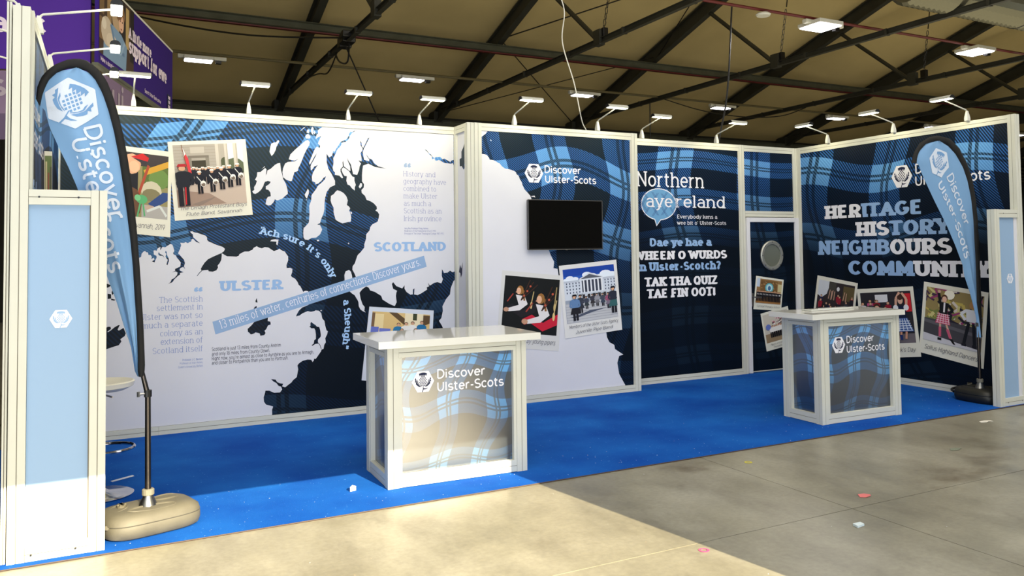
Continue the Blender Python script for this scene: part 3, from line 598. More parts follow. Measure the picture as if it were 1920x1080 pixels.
# hanging batten lights
LAMPE = mat('lamp_diffuser', (250, 246, 255), .5, emit=9.0)
LX1 = [2.24+5.02*i for i in range(7)]; LX2 = [13.35, 18.35, 23.3]
def hall_light(x, y, z, label, power, size):
    t = thing('hall_light', (x, y, z), label, 'ceiling light', 'flat lights hanging under the roof')
    b = MB(); w_, d_ = size; b.box((-w_/2, -d_/2, .02), (w_/2, d_/2, .10), WHITEPL); b.box((-w_/2-.12, -.06, .05), (w_/2+.28, .06, .13), ALU); b.build('housing', t, bevel=.01)
    b = MB(); b.box((-w_/2+.03, -d_/2+.03, .0), (w_/2-.03, d_/2-.03, .019), LAMPE); b.build('diffuser', t)
    b = MB(); b.box((w_/2+.05, -.05, -.02), (w_/2+.17, .05, .05), BLKP); b.build('sensor', t)
    d = bpy.data.lights.new('hall_light_glow', 'AREA'); d.shape = 'RECTANGLE'; d.size = w_; d.size_y = d_; d.energy = power; d.color = (1, .97, .9)
    o = bpy.data.objects.new('hall_light_glow', d); COL.objects.link(o); o.parent = t; o.location = (0, 0, -.03)
nm = ['leftmost of the low row, beside the purple banner', 'second of the low row, above the tall map wall', 'third of the low row, where the white cable passes', 'fourth of the low row, above the door panel', 'fifth of the low row, above the right wall corner', 'sixth of the low row, just clearing the top of the right wall', 'last of the low row, hidden at the right edge']
for i, x in enumerate(LX1): hall_light(x, 14.8, 6.04, 'flat hanging light, '+nm[i], 60, (.62, .34))
for i, x in enumerate(LX2): hall_light(x, 6.9, 6.17, 'white square hanging light, '+['larger near one below the small white disc', 'larger one near the top right corner', 'one beyond the top right corner'][i], 90, (.66, .62))
t = thing('lighting_rail', (0, 0, 0), 'dark rail carrying the low row of hall lights', 'rail')
b = MB(); b.tube([(-10, 14.8, 6.225), (48, 14.8, 6.225)], .035, mat('rail_olive', (96, 88, 60), .5), 6); b.build('rail', t)
t = thing('lighting_rail', (0, 0, 0), 'thin dark red pipe carrying the two larger hall lights at the upper right', 'rail')
b = MB(); b.tube([(5, 6.9, 6.34), (48, 6.9, 6.34)], .03, REDP, 6); b.build('rail', t)
b = MB(); b.lathe([(0, 0), (.13, .0), (.15, .03), (.12, .06), (0, .07)], (11.8, 6.9, 6.22), WHITEPL, 16); b.build('smoke_detector', None, smooth=True, label='small round white detector beside the near square light', cat='detector')
# cables, chains
def cable(name, P, r, mt, label, cat='cable', group=None, n=5):
    b = MB(); b.tube(P, r, mt, n); return b.build(name, None, label=label, cat=cat, group=group)
cable('power_cable', catmull([(5.29, 3.5, 5.6), (5.26, 3.5, 5.0), (5.38, 3.48, 4.6), (5.36, 3.5, 4.2), (5.52, 3.5, 3.7), (5.62, 3.5, 3.25), (5.70, 3.45, 2.9), (5.72, 3.4, 1.5), (5.7, 3.4, .02)], 8), .007, WHITEPL, 'thin white cable dropping from the roof behind the wall with the black screen')
cable('power_cable', catmull([(11.0, 6.9, 6.3), (10.92, 7.0, 4.6), (10.72, 7.2, 3.0), (10.6, 7.3, .02)], 8), .018, BLKP, 'long black cable hanging in front of the roof near the right corner')
cable('stay_wire', [(9.8, 19.9, 6.15), (14.9, 14.95, 7.45)], .014, BLKP, 'thin steel stay rising right from the foot of the second steep frame', 'wire')
cable('stay_wire', [(14.9, 19.9, 6.15), (9.8, 14.95, 7.45)], .016, BLKP, 'thin steel stay falling right from the long purlin', 'wire')
cable('stay_wire', [(9.8, 14.7, 7.4), (14.9, 9.4, 9.0)], .018, BLKP, 'upper steel stay with a turnbuckle, left of the white cable', 'wire')
cable('stay_wire', [(14.9, 14.8, 7.4), (13.6, 10.0, 9.0)], .015, BLKP, 'short dark wire falling to the long purlin above the fourth lamp', 'wire')
cable('slack_cable', catmull([(14.9, 14.6, 6.15), (16.2, 14.4, 5.85), (17.6, 14.2, 5.72), (19.0, 14.0, 5.8), (19.9, 13.8, 6.1)], 6), .016, BLKP, 'slack black cable sagging between two frames above the door')
cable('drop_cable', [(14.9, 15.2, 6.1), (14.9, 15.25, 2.5)], .018, BLKP, 'straight black cable dropping past the fourth small light')
cable('slack_cable', catmull([(-.1, 14, 6.9), (1.3, 13.2, 6.45), (3.0, 12.6, 6.2), (4.8, 12.2, 6.25)], 6), .02, BLKP, 'black cable sagging left of the cluster of junction boxes')
def chain(x, y, z, label):
    t = thing('hanging_chain', (0, 0, 0), label, 'chain', 'chains on the roof frames')
    b = MB(); 
    for k in range(9):
        c = Vector((x+.12*k*.2, y-.0, z+.14+k*.13)); a = (.03, 0) if k % 2 else (0, .03)
        b.tube([c+Vector((a[0]*math.cos(q*math.pi/3), a[1]*math.cos(q*math.pi/3), .075*math.sin(q*math.pi/3))) for q in range(7)], .010, BLKP, 4)
    b.build('links', t); b = MB(); b.tube([(x+.22, y, z+1.3), (x+.45, y, z+2.6)], .015, BLKP, 5); b.build('wire', t)
    b = MB(); b.box((x-.06, y-.08, z-.12), (x+.06, y+.08, z+.14), BLKP); b.build('shackle', t, bevel=.01)
chain(9.85, 9.7, 6.3, 'dark chain above the tall wall with the black screen'); chain(14.95, 9.7, 6.3, 'dark chain below the near square light'); chain(19.95, 9.5, 6.3, 'dark chain left of the far square light')
t = thing('junction_cluster', (4.9, 12.2, 6.2), 'clump of junction boxes and looped cables on the first tie beam', 'electrical boxes')
for p, q in (((-.14, -.35, -.1), (.14, -.02, .12)), ((-.1, .05, -.12), (.16, .3, .1)), ((-.2, -.6, -.06), (.02, -.42, .08))): b = MB(); b.box(p, q, BLKP); b.build('junction_box', t, bevel=.02)
b = MB(); b.tube(catmull([(0, -.3, -.1), (.1, .2, -.4), (.05, .7, -.3), (.05, 1.1, 0)], 6), .02, BLKP, 5); b.tube(catmull([(0, .5, 0), (.02, 1.6, -.35), (0, 2.6, -.2), (0, 4.4, .0)], 6), .018, BLKP, 5); b.build('cable_loop', t)
b = MB(); b.tube([(0, 0, -.1), (1.15, 0, -2.6)], .016, BLKP, 5); b.build('cable', t)
t = thing('duct', (0, 0, 0), 'large grey corrugated ventilation duct cutting the top right corner', 'duct')
b = MB(); P0, P1 = Vector((13.6, 5.0, 6.62)), Vector((25.5, 5.5, 6.72)); N_ = 150
b.tube([P0+(P1-P0)*k/N_ for k in range(N_+1)], [.43+(.03 if k % 2 else -.03) for k in range(N_+1)], mat('duct_foil', (120, 118, 100), .32, .8), 20); b.build('tube', t, smooth=False)
for k in (.3, .62, .9): b = MB(); c = P0+(P1-P0)*k; b.tube([c, c+(P1-P0).normalized()*.05], .465, BLKP, 20); b.build('strap', t)
t = thing('camera_box', (4.95, 19.6, 5.45), 'small grey box fixed at the foot of the first steep roof frame', 'box')
b = MB(); b.box((-.3, -.2, -.18), (.35, .1, .18), mat('box_grey', (128, 122, 104), .6)); b.build('housing', t, bevel=.02); b = MB(); b.box((-.2, -.1, -.3), (.2, .05, -.18), BLKP); b.build('bracket', t)
# ------------------------------------------------------------------ purple banners
PUR = mat('banner_purple', (74, 40, 140), .7, spec=.2); PURD = mat('banner_deep_purple', (46, 20, 112), .7, spec=.2); PALE = mat('banner_lettering', (222, 208, 226), .6)
ba = 15.7*D2R; d2 = Vector((math.sin(ba), math.cos(ba), 0)); d1 = Vector((-math.cos(ba), math.sin(ba), 0))
O2 = Vector((.4, 5.0, 0))
BN2 = lambda s, z, o=0: O2+d2*s+Vector((math.cos(ba), -math.sin(ba), 0))*o+Vector((0, 0, z))
BN1 = lambda s, z, o=0: O2+Vector((-.12, -.02, 0))+d1*s-d2*o+Vector((0, 0, z))
def slab(fr, s0, z0, s1, z1, th, name, mt, parent):
    b = MB(); vs = [fr(s, z, o) for o in (-th, 0) for s, z in ((s0, z0), (s1, z0), (s1, z1), (s0, z1))]
    b.add(vs, [(0, 1, 2, 3), (7, 6, 5, 4), (0, 4, 5, 1), (1, 5, 6, 2), (2, 6, 7, 3), (3, 7, 4, 0)], mt); return b.build(name, parent, fix=True)
BT, BB, BL = 4.68, 3.74, 3.31
tb = thing('hanging_banner', (0, 0, 0), 'purple hanging banner with a photograph and the words A little more support for ewe', 'banner')
slab(BN2, -.15, BB, BL, BT, .04, 'cloth', PURD, tb); slab(BN2, -.16, BT, BL+.02, BT+.03, .06, 'top_rail', ALU, tb); slab(BN2, -.16, BB-.035, BL+.02, BB, .06, 'bottom_rail', BEAML, tb)
q_ = [(-.14, BT), (1.21, BT), (1.21, 3.86), (-.14, 3.86)]
sp = Snap(BN2, tb, q_, q_, border=(70, 56, 44), off=.004)
sp.rect((66, 50, 40), 0, 0, 1, 1).rect((110, 88, 62), 0, .55, .12, 1).rect((146, 120, 84), .2, .5, .32, 1).rect((176, 150, 100), .74, .35, .84, .95).rect((40, 32, 30), .56, .3, .72, 1).rect((120, 94, 66), .0, .2, .1, .5).rect((30, 24, 24), .88, .2, 1, 1)
sp.ell((176, 150, 120), .46, .66, .13, .2, 20).ell((130, 96, 66), .56, .78, .15, .14, 20).ell((214, 172, 146), .6, .64, .075, .13, 20).ell((120, 86, 60), .52, .78, .10, .11, 16).ell((120, 70, 60), .6, .56, .025, .012).ell((50, 34, 30), .57, .67, .012, .014).ell((50, 34, 30), .63, .67, .012, .014)
sp.poly((118, 146, 176), [(.1, 0), (.12, .35), (.3, .52), (.6, .48), (.78, .36), (.75, 0)]).ell((190, 176, 158), .2, .36, .16, .2, 20).ell((204, 190, 172), .34, .26, .16, .12, 20).ell((210, 200, 184), .12, .44, .06, .08).line((96, 124, 158), .05, (.3, .5), (.45, .2), (.7, .22)).line((140, 166, 194), .04, (.7, .4), (.6, .2), (.3, .14)).done()
write(BN2, tb, [('A little more', 'slabB', .97, 4.30, 1.08, .14, PALE), ('support for ewe', 'slabB', .97, 4.12, 1.95, .19, PALE), ('Search Ulster Bank online', 'sans', 1.72, 3.775, .86, .055, PALE), ('Make a donation today', 'sans', -.1, 3.775, .7, .055, PALE)], off=.008)
b = MB(); b.add([BN2(x, z, .006) for x, z in ((2.98, 3.78), (3.18, 3.78), (3.18, 4.0), (2.98, 4.0))], [(0, 1, 2, 3)], NAVY)
for k in range(3): b.add([BN2(x, z, .008) for x, z in ((3.02+.015*(k % 2), 3.80+k*.065), (3.14-.015*(k % 2), 3.80+k*.065), (3.14, 3.845+k*.065), (3.02, 3.845+k*.065))], [(0, 1, 2, 3)], PALE)
b.build('emblem', tb)
tb = thing('hanging_banner', (0, 0, 0), 'plain purple hanging banner ending in the large letters ak, behind the far left post', 'banner')
slab(BN1, .0, 3.66, 3.2, 5.6, .04, 'cloth', PUR, tb)
write(lambda s, z, o=0: BN1(-s, z, o), tb, [('bank', 'sansB', -1.18, 4.05, .75, .225, PALE)], off=.006)
tb = thing('fascia_board', (0, 0, 0), 'mauve fascia board with pale letters under the plain purple banner', 'board')
slab(BN1, .0, 2.9, 3.2, 3.64, .04, 'board', mat('mauve', (112, 92, 122), .7), tb)
write(lambda s, z, o=0: BN1(-s, z, o), tb, [('s', 'sansB', -.98, 3.36, .17, .25, mat('pale_mauve', (150, 138, 152), .7))], off=.006)
tb = thing('fascia_board', (0, 0, 0), 'mauve fascia board with rounded grey letters under the photograph banner', 'board')
slab(BN2, .1, 2.9, 1.2, BB-.08, .04, 'board', mat('mauve', (112, 92, 122), .7), tb)
write(BN2, tb, [('ui', 'sansB', .3, 3.3, .5, .36, mat('pale_mauve', (150, 138, 152), .7))], off=.006)
tb = thing('neighbour_stand', (0, 0, 0), 'dark shell of the neighbouring stand seen past the far left post', 'stand')
b = MB(); b.box((-3.2, 1.5, 0), (-3.1, 6.5, 2.5), BLKP); b.build('side_panel', tb); b = MB(); b.box((-3.2, 1.4, 2.5), (-3.05, 6.5, 2.56), ALU); b.build('rail', tb)
b = MB(); b.box((-1.2, 4.0, 0), (-.5, 4.1, 2.6), BLKP); b.build('back_panel', tb)
# ================================================================== THE STAND
def carpet_material():
    m = mat('blue_carpet', (8, 82, 174), .95, spec=.12); nt = m.node_tree; p = nt.nodes['Principled BSDF']; L = nt.links.new
    g = nt.nodes.new('ShaderNodeNewGeometry'); 
    def N(sc, d):
        n = nt.nodes.new('ShaderNodeTexNoise'); n.inputs['Scale'].default_value = sc; n.inputs['Detail'].default_value = d; L(g.outputs['Position'], n.inputs[0]); return n.outputs[0]
    r = nt.nodes.new('ShaderNodeValToRGB'); L(N(1.6, 6), r.inputs[0]); e = r.color_ramp.elements
    e[0].position = .3; e[0].color = rgb(3, 66, 156); e[1].position = .75; e[1].color = rgb(22, 96, 184)
    r2 = nt.nodes.new('ShaderNodeValToRGB'); L(N(55, 3), r2.inputs[0]); e = r2.color_ramp.elements
    e[0].position = .69; e[0].color = (0, 0, 0, 1); e[1].position = .76; e[1].color = (1, 1, 1, 1)
    mx = nt.nodes.new('ShaderNodeMix'); mx.data_type = 'RGBA'; L(r2.outputs[0], mx.inputs[0]); L(r.outputs[0], mx.inputs[6]); mx.inputs[7].default_value = rgb(90, 150, 215); L(mx.outputs[2], p.inputs['Base Color'])
    b = nt.nodes.new('ShaderNodeBump'); b.inputs['Strength'].default_value = .4; b.inputs['Distance'].default_value = .003; L(N(220, 2), b.inputs['Height']); L(b.outputs[0], p.inputs['Normal'])
    return m
CARP = carpet_material()
t = thing('carpet', (0, 0, 0), 'bright blue carpet laid under the whole stand, sunlit at its front left', 'carpet')
b = MB(); b.box((-.35, -.068, .0005), (9.05, 3.2, .005), CARP); b.build('pile', t)
b = MB(); b.tube([(-.35, -.072, .0042), (2, -.074, .0042), (5, -.070, .0042), (9.05, -.073, .0042)], .004, mat('edge_tape', (66, 48, 42), .6), 6); b.build('edge_tape', t)
PROPO = 2.92
TART = dict(
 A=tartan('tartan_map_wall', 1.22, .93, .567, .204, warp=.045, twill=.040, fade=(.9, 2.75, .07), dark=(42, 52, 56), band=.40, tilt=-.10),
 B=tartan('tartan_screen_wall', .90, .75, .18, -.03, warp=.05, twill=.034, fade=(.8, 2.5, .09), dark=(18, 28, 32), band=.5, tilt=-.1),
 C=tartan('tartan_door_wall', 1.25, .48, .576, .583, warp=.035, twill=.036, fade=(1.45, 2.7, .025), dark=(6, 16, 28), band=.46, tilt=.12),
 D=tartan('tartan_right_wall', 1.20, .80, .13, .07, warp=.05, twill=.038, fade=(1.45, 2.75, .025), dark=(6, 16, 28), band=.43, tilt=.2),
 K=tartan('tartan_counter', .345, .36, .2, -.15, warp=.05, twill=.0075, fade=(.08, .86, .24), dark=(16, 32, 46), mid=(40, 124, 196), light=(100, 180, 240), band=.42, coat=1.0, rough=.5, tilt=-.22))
def wall_frame(t, fr, nrm, s0, s1, posts, seams=(), z0=0, z1=3.0, d=.08, w=.08, back=True, proud=.012):
    """posts: centre s of each upright; rails run between consecutive posts, split at the seams"""
    for s in posts: bar('post', fr(s, z0, proud-d/2), fr(s, z1, proud-d/2), w, d, t, nrm)
    ps = sorted(posts)
    for a, b_ in zip(ps[:-1], ps[1:]):
        cuts = [a+w/2]+[q for q in seams if a < q < b_]+[b_-w/2]
        for c0, c1 in zip(cuts[:-1], cuts[1:]):
            for z in (z0+.041, z1-.041): bar('rail', fr(c0+.0008, z, proud-d/2-.001), fr(c1-.0008, z, proud-d/2-.001), w, d-.002, t, nrm)
def screw_dots(t, fr, L):
    b = MB()
    for s, z in L: b.add([fr(s+.006*math.cos(k), z+.006*math.sin(k), .0135) for k in range(6)], [tuple(range(6))], BLKP)
    b.build('screw_hole', t)
def panel(t, fr, s0, z0, s1, z1, mt, name='graphic_panel', th=.02, nu=1, o=0):
    b = MB(); vs = [fr(s, z, q) for q in (o-th, o) for s, z in ((s0, z0), (s1, z0), (s1, z1), (s0, z1))]; uv = [(s0, z0), (s1, z0), (s1, z1), (s0, z1)]*2
    b.add(vs, [(0, 1, 2, 3), (7, 6, 5, 4), (0, 4, 5, 1), (1, 5, 6, 2), (2, 6, 7, 3), (3, 7, 4, 0)], mt, uv); return b.build(name, t, fix=True)
# ---- tall wall with the map (faces the viewer)
CA = (.083, .083, 3.772, 2.917)
tA = thing('exhibition_wall', (0, 0, 0), 'long framed wall at the left with a white map of two coasts on blue tartan', 'wall')
wall_frame(tA, WA, (0, -1, 0), 0, XAB, [.04, XAB-.04], [.88])
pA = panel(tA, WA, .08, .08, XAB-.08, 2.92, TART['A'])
sheet(WA, [pts(ULSTER), pts(SCOT), pts(ENG)]+[pts(q) for q in ISLES.split('|')], .0008, 'map_print', WHITEP, pA, clip=CA)
sheet(WA, [pts(q) for q in SEAS.split('|')], .0016, 'sea_inlet_print', TART['A'], pA, clip=CA)
RB = bpy.data.materials.new('ribbon_film'); RB.use_nodes = True; q = RB.node_tree.nodes['Principled BSDF']; q.inputs['Base Color'].default_value = rgb(146, 182, 226); q.inputs['Alpha'].default_value = .80; q.inputs['Roughness'].default_value = .5
sheet(WA, [pts(RIB)], .0022, 'ribbon_print', RB, pA)
R1 = pts(RIB); ang = math.atan2(R1[1][1]-R1[0][1], R1[1][0]-R1[0][0]); U = Vector((math.cos(ang), math.sin(ang)))
rw = text_polys('13 miles of water, centuries of connections. Discover yours.', 'slabL', 0, 0, 2.07, .082)
put(WA, [[(1.406+U.x*x-U.y*y, .938+U.y*x+U.x*y) for x, y in P] for P in rw], .0029, 'ribbon_lettering', WHITEI, pA)
write(WA, pA, [('ULSTER', 'slabB', 1.395, 1.294, .575, .097, SKYI), ('SCOTLAND', 'slabB', 2.878, 1.652, .795, .098, SKYI),
 ('The Scottish', 'slabL', .880, 1.203, .373, .055, mat('ink_lilac', (132, 152, 202), .6)), ('settlement in', 'slabL', .858, 1.130, .395, .055, MATS['ink_lilac']), ('Ulster was not so', 'slabL', .722, 1.052, .531, .055, MATS['ink_lilac']),
 ('much a separate', 'slabL', .739, .976, .514, .055, MATS['ink_lilac']), ('colony as an', 'slabL', .887, .898, .366, .055, MATS['ink_lilac']), ('extension of', 'slabL', .893, .821, .360, .055, MATS['ink_lilac']), ('Scotland itself', 'slabL', .827, .741, .427, .055, MATS['ink_lilac']),
 ('History and', 'slabL', 3.202, 2.444, .361, .0555, mat('ink_mauve_grey', (138, 146, 190), .6)), ('geography have', 'slabL', 3.202, 2.366, .483, .0555, MATS['ink_mauve_grey']), ('combined to', 'slabL', 3.202, 2.289, .370, .0555, MATS['ink_mauve_grey']),
 ('make Ulster', 'slabL', 3.204, 2.211, .382, .0555, MATS['ink_mauve_grey']), ('as much a', 'slabL', 3.206, 2.132, .308, .0555, MATS['ink_mauve_grey']), ('Scottish as an', 'slabL', 3.206, 2.053, .425, .0555, MATS['ink_mauve_grey']), ('Irish province', 'slabL', 3.205, 1.971, .425, .0555, MATS['ink_mauve_grey']),
 ('Scotland is just 13 miles from County Antrim', 'sansM', 1.329, .735, .627, .036, INKD), ('and only 18 miles from County Down.', 'sansM', 1.329, .690, .524, .036, INKD),
 ("Right now, you're almost as close to Ayrshire as you are to Armagh,", 'sansM', 1.329, .647, .942, .036, INKD), ('and closer to Portpatrick than you are to Portrush.', 'sansM', 1.329, .606, .697, .036, INKD),
 ('Professor J. C. Beckett', 'sans', 1.077, .659, .176, .020, MATS['ink_lilac']), ('Professor of Irish History', 'sansM', 1.055, .629, .198, .020, MATS['ink_lilac']), ("Queen's University Belfast", 'sansM', 1.041, .596, .212, .020, MATS['ink_lilac']),
 ('Very Rev Professor Finlay Holmes', 'sans', 3.211, 1.883, .265, .020, MATS['ink_mauve_grey']), ('Moderator of the Presbyterian Church 1990', 'sansM', 3.210, 1.857, .35, .020, MATS['ink_mauve_grey']), ('Principal of The Union Theological College 1987-1992', 'sansM', 3.210, 1.828, .441, .020, MATS['ink_mauve_grey']),
 ('(', 'sans', 1.166, 1.238, .095, .105, SKYI), ('(', 'sans', 3.201, 2.475, .1, .115, mat('ink_quote_grey', (150, 172, 206), .6))])
a1 = text_polys("Ach sure it's only", 'slabM', 0, 0, None, .070, path=pts(ACH)); a2 = text_polys("a Sheugh)", 'slabM', 0, 0, None, .070, path=pts(SHE))
put(WA, a1+a2+text_polys('(', 'sans', 1.765, 1.86, .045, .05, shear=0), .0024, 'curved_lettering', mat('ink_ice_blue', (164, 200, 242), .6), pA)
# snapshots on the map wall
def corners(s): return pts(s)
def spread(lo, hi, n): return [lo+(hi-lo)*(k+.5)/n for k in range(n)]
P_ = Snap(WA, pA, corners(PA1)); GRN = (108, 116, 70)
P_.rect((150, 140, 96), 0, 0, 1, 1).rect((92, 112, 60), .5, .5, 1, .8).ell((110, 140, 76), .82, .62, .2, .16).rect((66, 60, 62), .0, .8, 1, 1).poly((206, 158, 60), [(.52, .74), (1, .92), (1, .82), (.56, .66)])
P_.rect((176, 172, 168), .5, 0, 1, .2).ell((204, 196, 172), .68, .42, .2, .16).ell((132, 124, 92), .68, .36, .18, .10).poly((52, 76, 132), [(.62, .22), (.9, .42), (1, .42), (1, .3), (.75, .16)]).ell((196, 168, 150), .66, .16, .1, .04)
P_.rect((36, 36, 44), .2, .3, .42, .7).line((170, 76, 56), .05, (.62, .82), (.44, .36)).ell((222, 168, 138), .3, .82, .17, .16).ell((232, 184, 152), .34, .78, .1, .09).poly((196, 40, 44), [(.28, .93), (.5, 1), (.62, .94), (.6, .88), (.42, .9)]).poly((60, 56, 64), [(.3, .92), (.6, .88), (.54, .82), (.4, .88)])
P_.ell((110, 78, 58), .3, .2, .2, .26).ell((92, 172, 116), .5, .28, .11, .07).ell((120, 196, 140), .42, .3, .06, .05).line((92, 172, 116), .03, (.48, .25), (.42, 0)).line((92, 172, 116), .03, (.52, .25), (.56, .02)).line((216, 220, 216), .04, (.6, .1), (.85, .2), (.98, .05)).caption(['        Savannah, 2019']).done()
P_ = Snap(WA, pA, corners(PA2), corners(PA2i), off=.0052); ST = (176, 168, 158)
P_.rect(ST, 0, 0, 1, 1).rect((150, 142, 132), .12, .55, .5, .62)
for k in range(9): P_.line((158, 150, 140), .006, (.0, .56+k*.05), (.66, .56+k*.05))
P_.rect((196, 190, 180), .24, .86, .44, .96).rect((128, 120, 110), .2, .78, .5, .82).rect((66, 62, 50), .25, .44, .45, .74).rect((140, 134, 122), .2, .44, .25, .78).rect((140, 134, 122), .45, .44, .5, .78)
P_.rect((232, 236, 244), .74, .6, 1, 1).ell((96, 104, 80), .86, .6, .16, .16).ell((84, 88, 66), .72, .62, .07, .16)
for x, w_ in ((.6, .07), (.73, .05), (.86, .06)): P_.rect((206, 200, 190), x, .45, x+w_, 1).rect((180, 172, 160), x+w_*.65, .45, x+w_, 1)
P_.poly((196, 178, 164), [(0, .46), (.5, .5), (1, .46), (1, 0), (0, 0)]).poly((158, 134, 120), [(0, .28), (.46, .2), (.7, .02), (0, .0)]).poly((140, 122, 112), [(.2, .04), (.55, .14), (.5, .1), (.3, 0)])
for x in spread(.2, .72, 12): P_.man(x, .34+.03*((x*37) % 1), .27, (36, 36, 46), (28, 28, 36), hat=(232, 230, 224), arms=0)
for x, y in ((.34, .2), (.52, .22), (.66, .25), (.78, .28), (.9, .3)): P_.man(x, y, .36, (28, 30, 42), (22, 22, 32), hat=(238, 238, 232)).ell((240, 238, 232), x+.045, y+.16, .042, .05).ell((120, 104, 92), x+.045, y+.145, .03, .03).line((226, 226, 222), .012, (x-.04, y+.28), (x+.04, y+.16))
P_.poly((214, 62, 72), [(.12, .96), (.2, .78), (.24, .5), (.19, .55), (.14, .8)]).poly((240, 236, 236), [(.12, .99), (.17, .85), (.14, .8)]).line((120, 90, 60), .01, (.12, 1), (.2, .46))
P_.man(.1, .02, .66, (32, 34, 44), (28, 28, 38), hat=(176, 42, 48), asp=1.15).line((196, 40, 48), .018, (.12, .04), (.13, .32)).caption(['The Omagh Protestant Boys', 'Flute Band, Savannah']).done()
P_ = Snap(WA, pA, corners(PA3), border=(214, 220, 232))
P_.rect((222, 190, 128), 0, 0, 1, 1).rect((236, 214, 160), 0, .62, .2, .96).rect((120, 92, 66), 0, .72, .05, .98).poly((96, 74, 48), [(.28, 1), (.56, .78), (.56, .9), (.42, 1)]).poly((96, 74, 48), [(.88, .78), (1, .84), (1, .98), (.88, .98)]).rect((240, 226, 190), .56, .6, .88, 1).rect((60, 66, 44), .7, .88, .77, 1)
P_.rect((104, 116, 196), 0, .3, .13, .72).rect((112, 122, 200), .14, .3, .33, .70)
for k in (.56, .48): P_.rect((52, 62, 150), .02, k, .12, k+.03).rect((52, 62, 150), .2, k, .31, k+.03)
for x, y, c in ((.46, .5, (40, 120, 170)), (.59, .52, (236, 234, 230)), (.70, .54, (236, 234, 230)), (.86, .56, (36, 112, 164)), (.52, .40, (40, 120, 172)), (.76, .42, (36, 112, 164)), (.42, .36, (206, 176, 140)), (.64, .38, (230, 214, 200)), (.83, .34, (222, 190, 160))): P_.man(x, y-.1, .42, c, (40, 40, 52))
P_.ell((180, 130, 70), .42, .4, .06, .05).ell((196, 140, 80), .8, .38, .07, .05).ell((150, 100, 84), .18, .54, .035, .05).ell((60, 40, 34), .18, .58, .035, .03).rect((196, 160, 104), 0, 0, 1, .3).done()
# ---- short return between the two wall planes
tR = thing('exhibition_wall', (0, 0, 0), 'narrow framed return panel with a sliver of tartan, between map wall and screen wall', 'wall')
for z in (.041, 2.959): bar('rail', (XAB-.04+.012*0, YB+.08, z), (XAB-.04, YA-.02, z), .08, .078, tR, (-1, 0, 0))
bar('post', (XAB-.04, YA-.03, 0), (XAB-.04, YA-.03, 3), .04, .079, tR, (-1, 0, 0))
FRr = lambda s, z, o=0: Vector((XAB-.055-o, -s, z))
pR = panel(tR, FRr, -YA+.05, .08, -YB-.08, 2.92, WHITEP)
sheet(FRr, [[(a, b_) for a, b_ in pts(RETB)]], .0008, 'map_print', TART['A'], pR, clip=(-YA+.052, .083, -YB-.082, 2.917))
sheet(FRr, [[(-YA+.06, 1.42), (-YA+.09, 1.50), (-YA+.13, 1.46), (-YA+.17, 1.53), (-YA+.15, 1.40), (-YA+.11, 1.36), (-YA+.1, 1.41)]], .0008, 'map_print', INKD, pR)
# ---- wall with the screen
tB = thing('exhibition_wall', (0, 0, 0), 'framed wall carrying the black screen, white coastline on dark tartan', 'wall')
wall_frame(tB, WB, (0, -1, 0), XAB, XBR, [XAB+.04, XBR-.04], [4.33])
bar('post', (XAB-.04, YB+.04, 0), (XAB-.04, YB+.04, 3), .08, .08, tB)
pB = panel(tB, WB, XAB+.08, .08, XBR-.08, 2.92, TART['B'])
bar('cover_strip', WB(XBR-.09, .08, 0), WB(XBR-.09, 2.92, 0), .018, .01, tB)
sheet(WB, [pts(q) for q in LANDB.split('|')], .0008, 'map_print', WHITEP, pB, clip=(XAB+.082, .083, XBR-.1, 2.917))
badge(WB, pB, 4.556, 2.487, .205, NAVY)
write(WB, pB, [('Discover', 'sans', 4.682, 2.494, .472, .087, WHITEI), ('Ulster-Scots', 'sans', 4.687, 2.387, .665, .087, WHITEI)])
P_ = Snap(WB, pB, corners(PB1), border=(212, 212, 212))
P_.rect((14, 18, 20), 0, 0, 1, 1)
def piper(x, y, k, bag):
    P_.poly(bag, [(x-.3*k, y-.16*k), (x-.12*k, y-.06*k), (x+.1*k, y-.2*k), (x+.42*k, y-.02*k), (x+.4*k, y-.22*k), (x+.1*k, y-.36*k), (x-.14*k, y-.22*k), (x-.26*k, y-.26*k)])
    P_.poly((226, 222, 224), [(x-.06*k, y+.14*k), (x+.14*k, y+.12*k), (x+.22*k, y-.05*k), (x+.05*k, y-.2*k), (x-.2*k, y-.24*k), (x-.22*k, y-.17*k), (x+.02*k, y-.08*k)]).ell((196, 150, 122), x-.25*k, y-.2*k, .06*k, .05*k)
    P_.ell((150, 104, 54), x+.03*k, y+.25*k, .075*k, .10*k).ell((226, 178, 146), x-.0*k, y+.23*k, .05*k, .075*k).ell((206, 150, 122), x-.05*k, y+.2*k, .015*k, .015*k).line((140, 98, 52), .04*k, (x+.1*k, y+.25*k), (x+.14*k, y+.02*k))
    for dx in (.12, .2, .3): P_.line((60, 36, 26), .02*k, (x+.06*k, y+.02*k), (x+dx*k+.12*k, y+.55*k-dx*k*.5))
    for q in (.25, .5, .75): P_.ell((190, 90, 66), x+.06*k+.26*q*k, y+.02*k+.44*q*k, .022*k, .022*k)
    P_.line((150, 60, 50), .025*k, (x-.12*k, y+.16*k), (x-.24*k, y-.02*k)).line((200, 176, 120), .02*k, (x+.34*k, y+.24*k), (x+.3*k, y-.04*k)).ell((214, 190, 130), x+.3*k, y-.07*k, .025*k, .08*k)
piper(.26, .56, .8, (30, 28, 34)); piper(.64, .40, .95, (196, 30, 56)); P_.line((170, 150, 100), .018, (.95, .86), (.93, .56)).ell((200, 176, 120), .93, .5, .02, .07).caption(['Performance by young pipers']).done()
P_ = Snap(WB, pB, corners(PB2), border=(222, 222, 222), off=.0052)
P_.rect((40, 92, 186), 0, 0, 1, 1).rect((24, 66, 160), 0, .86, 1, 1)
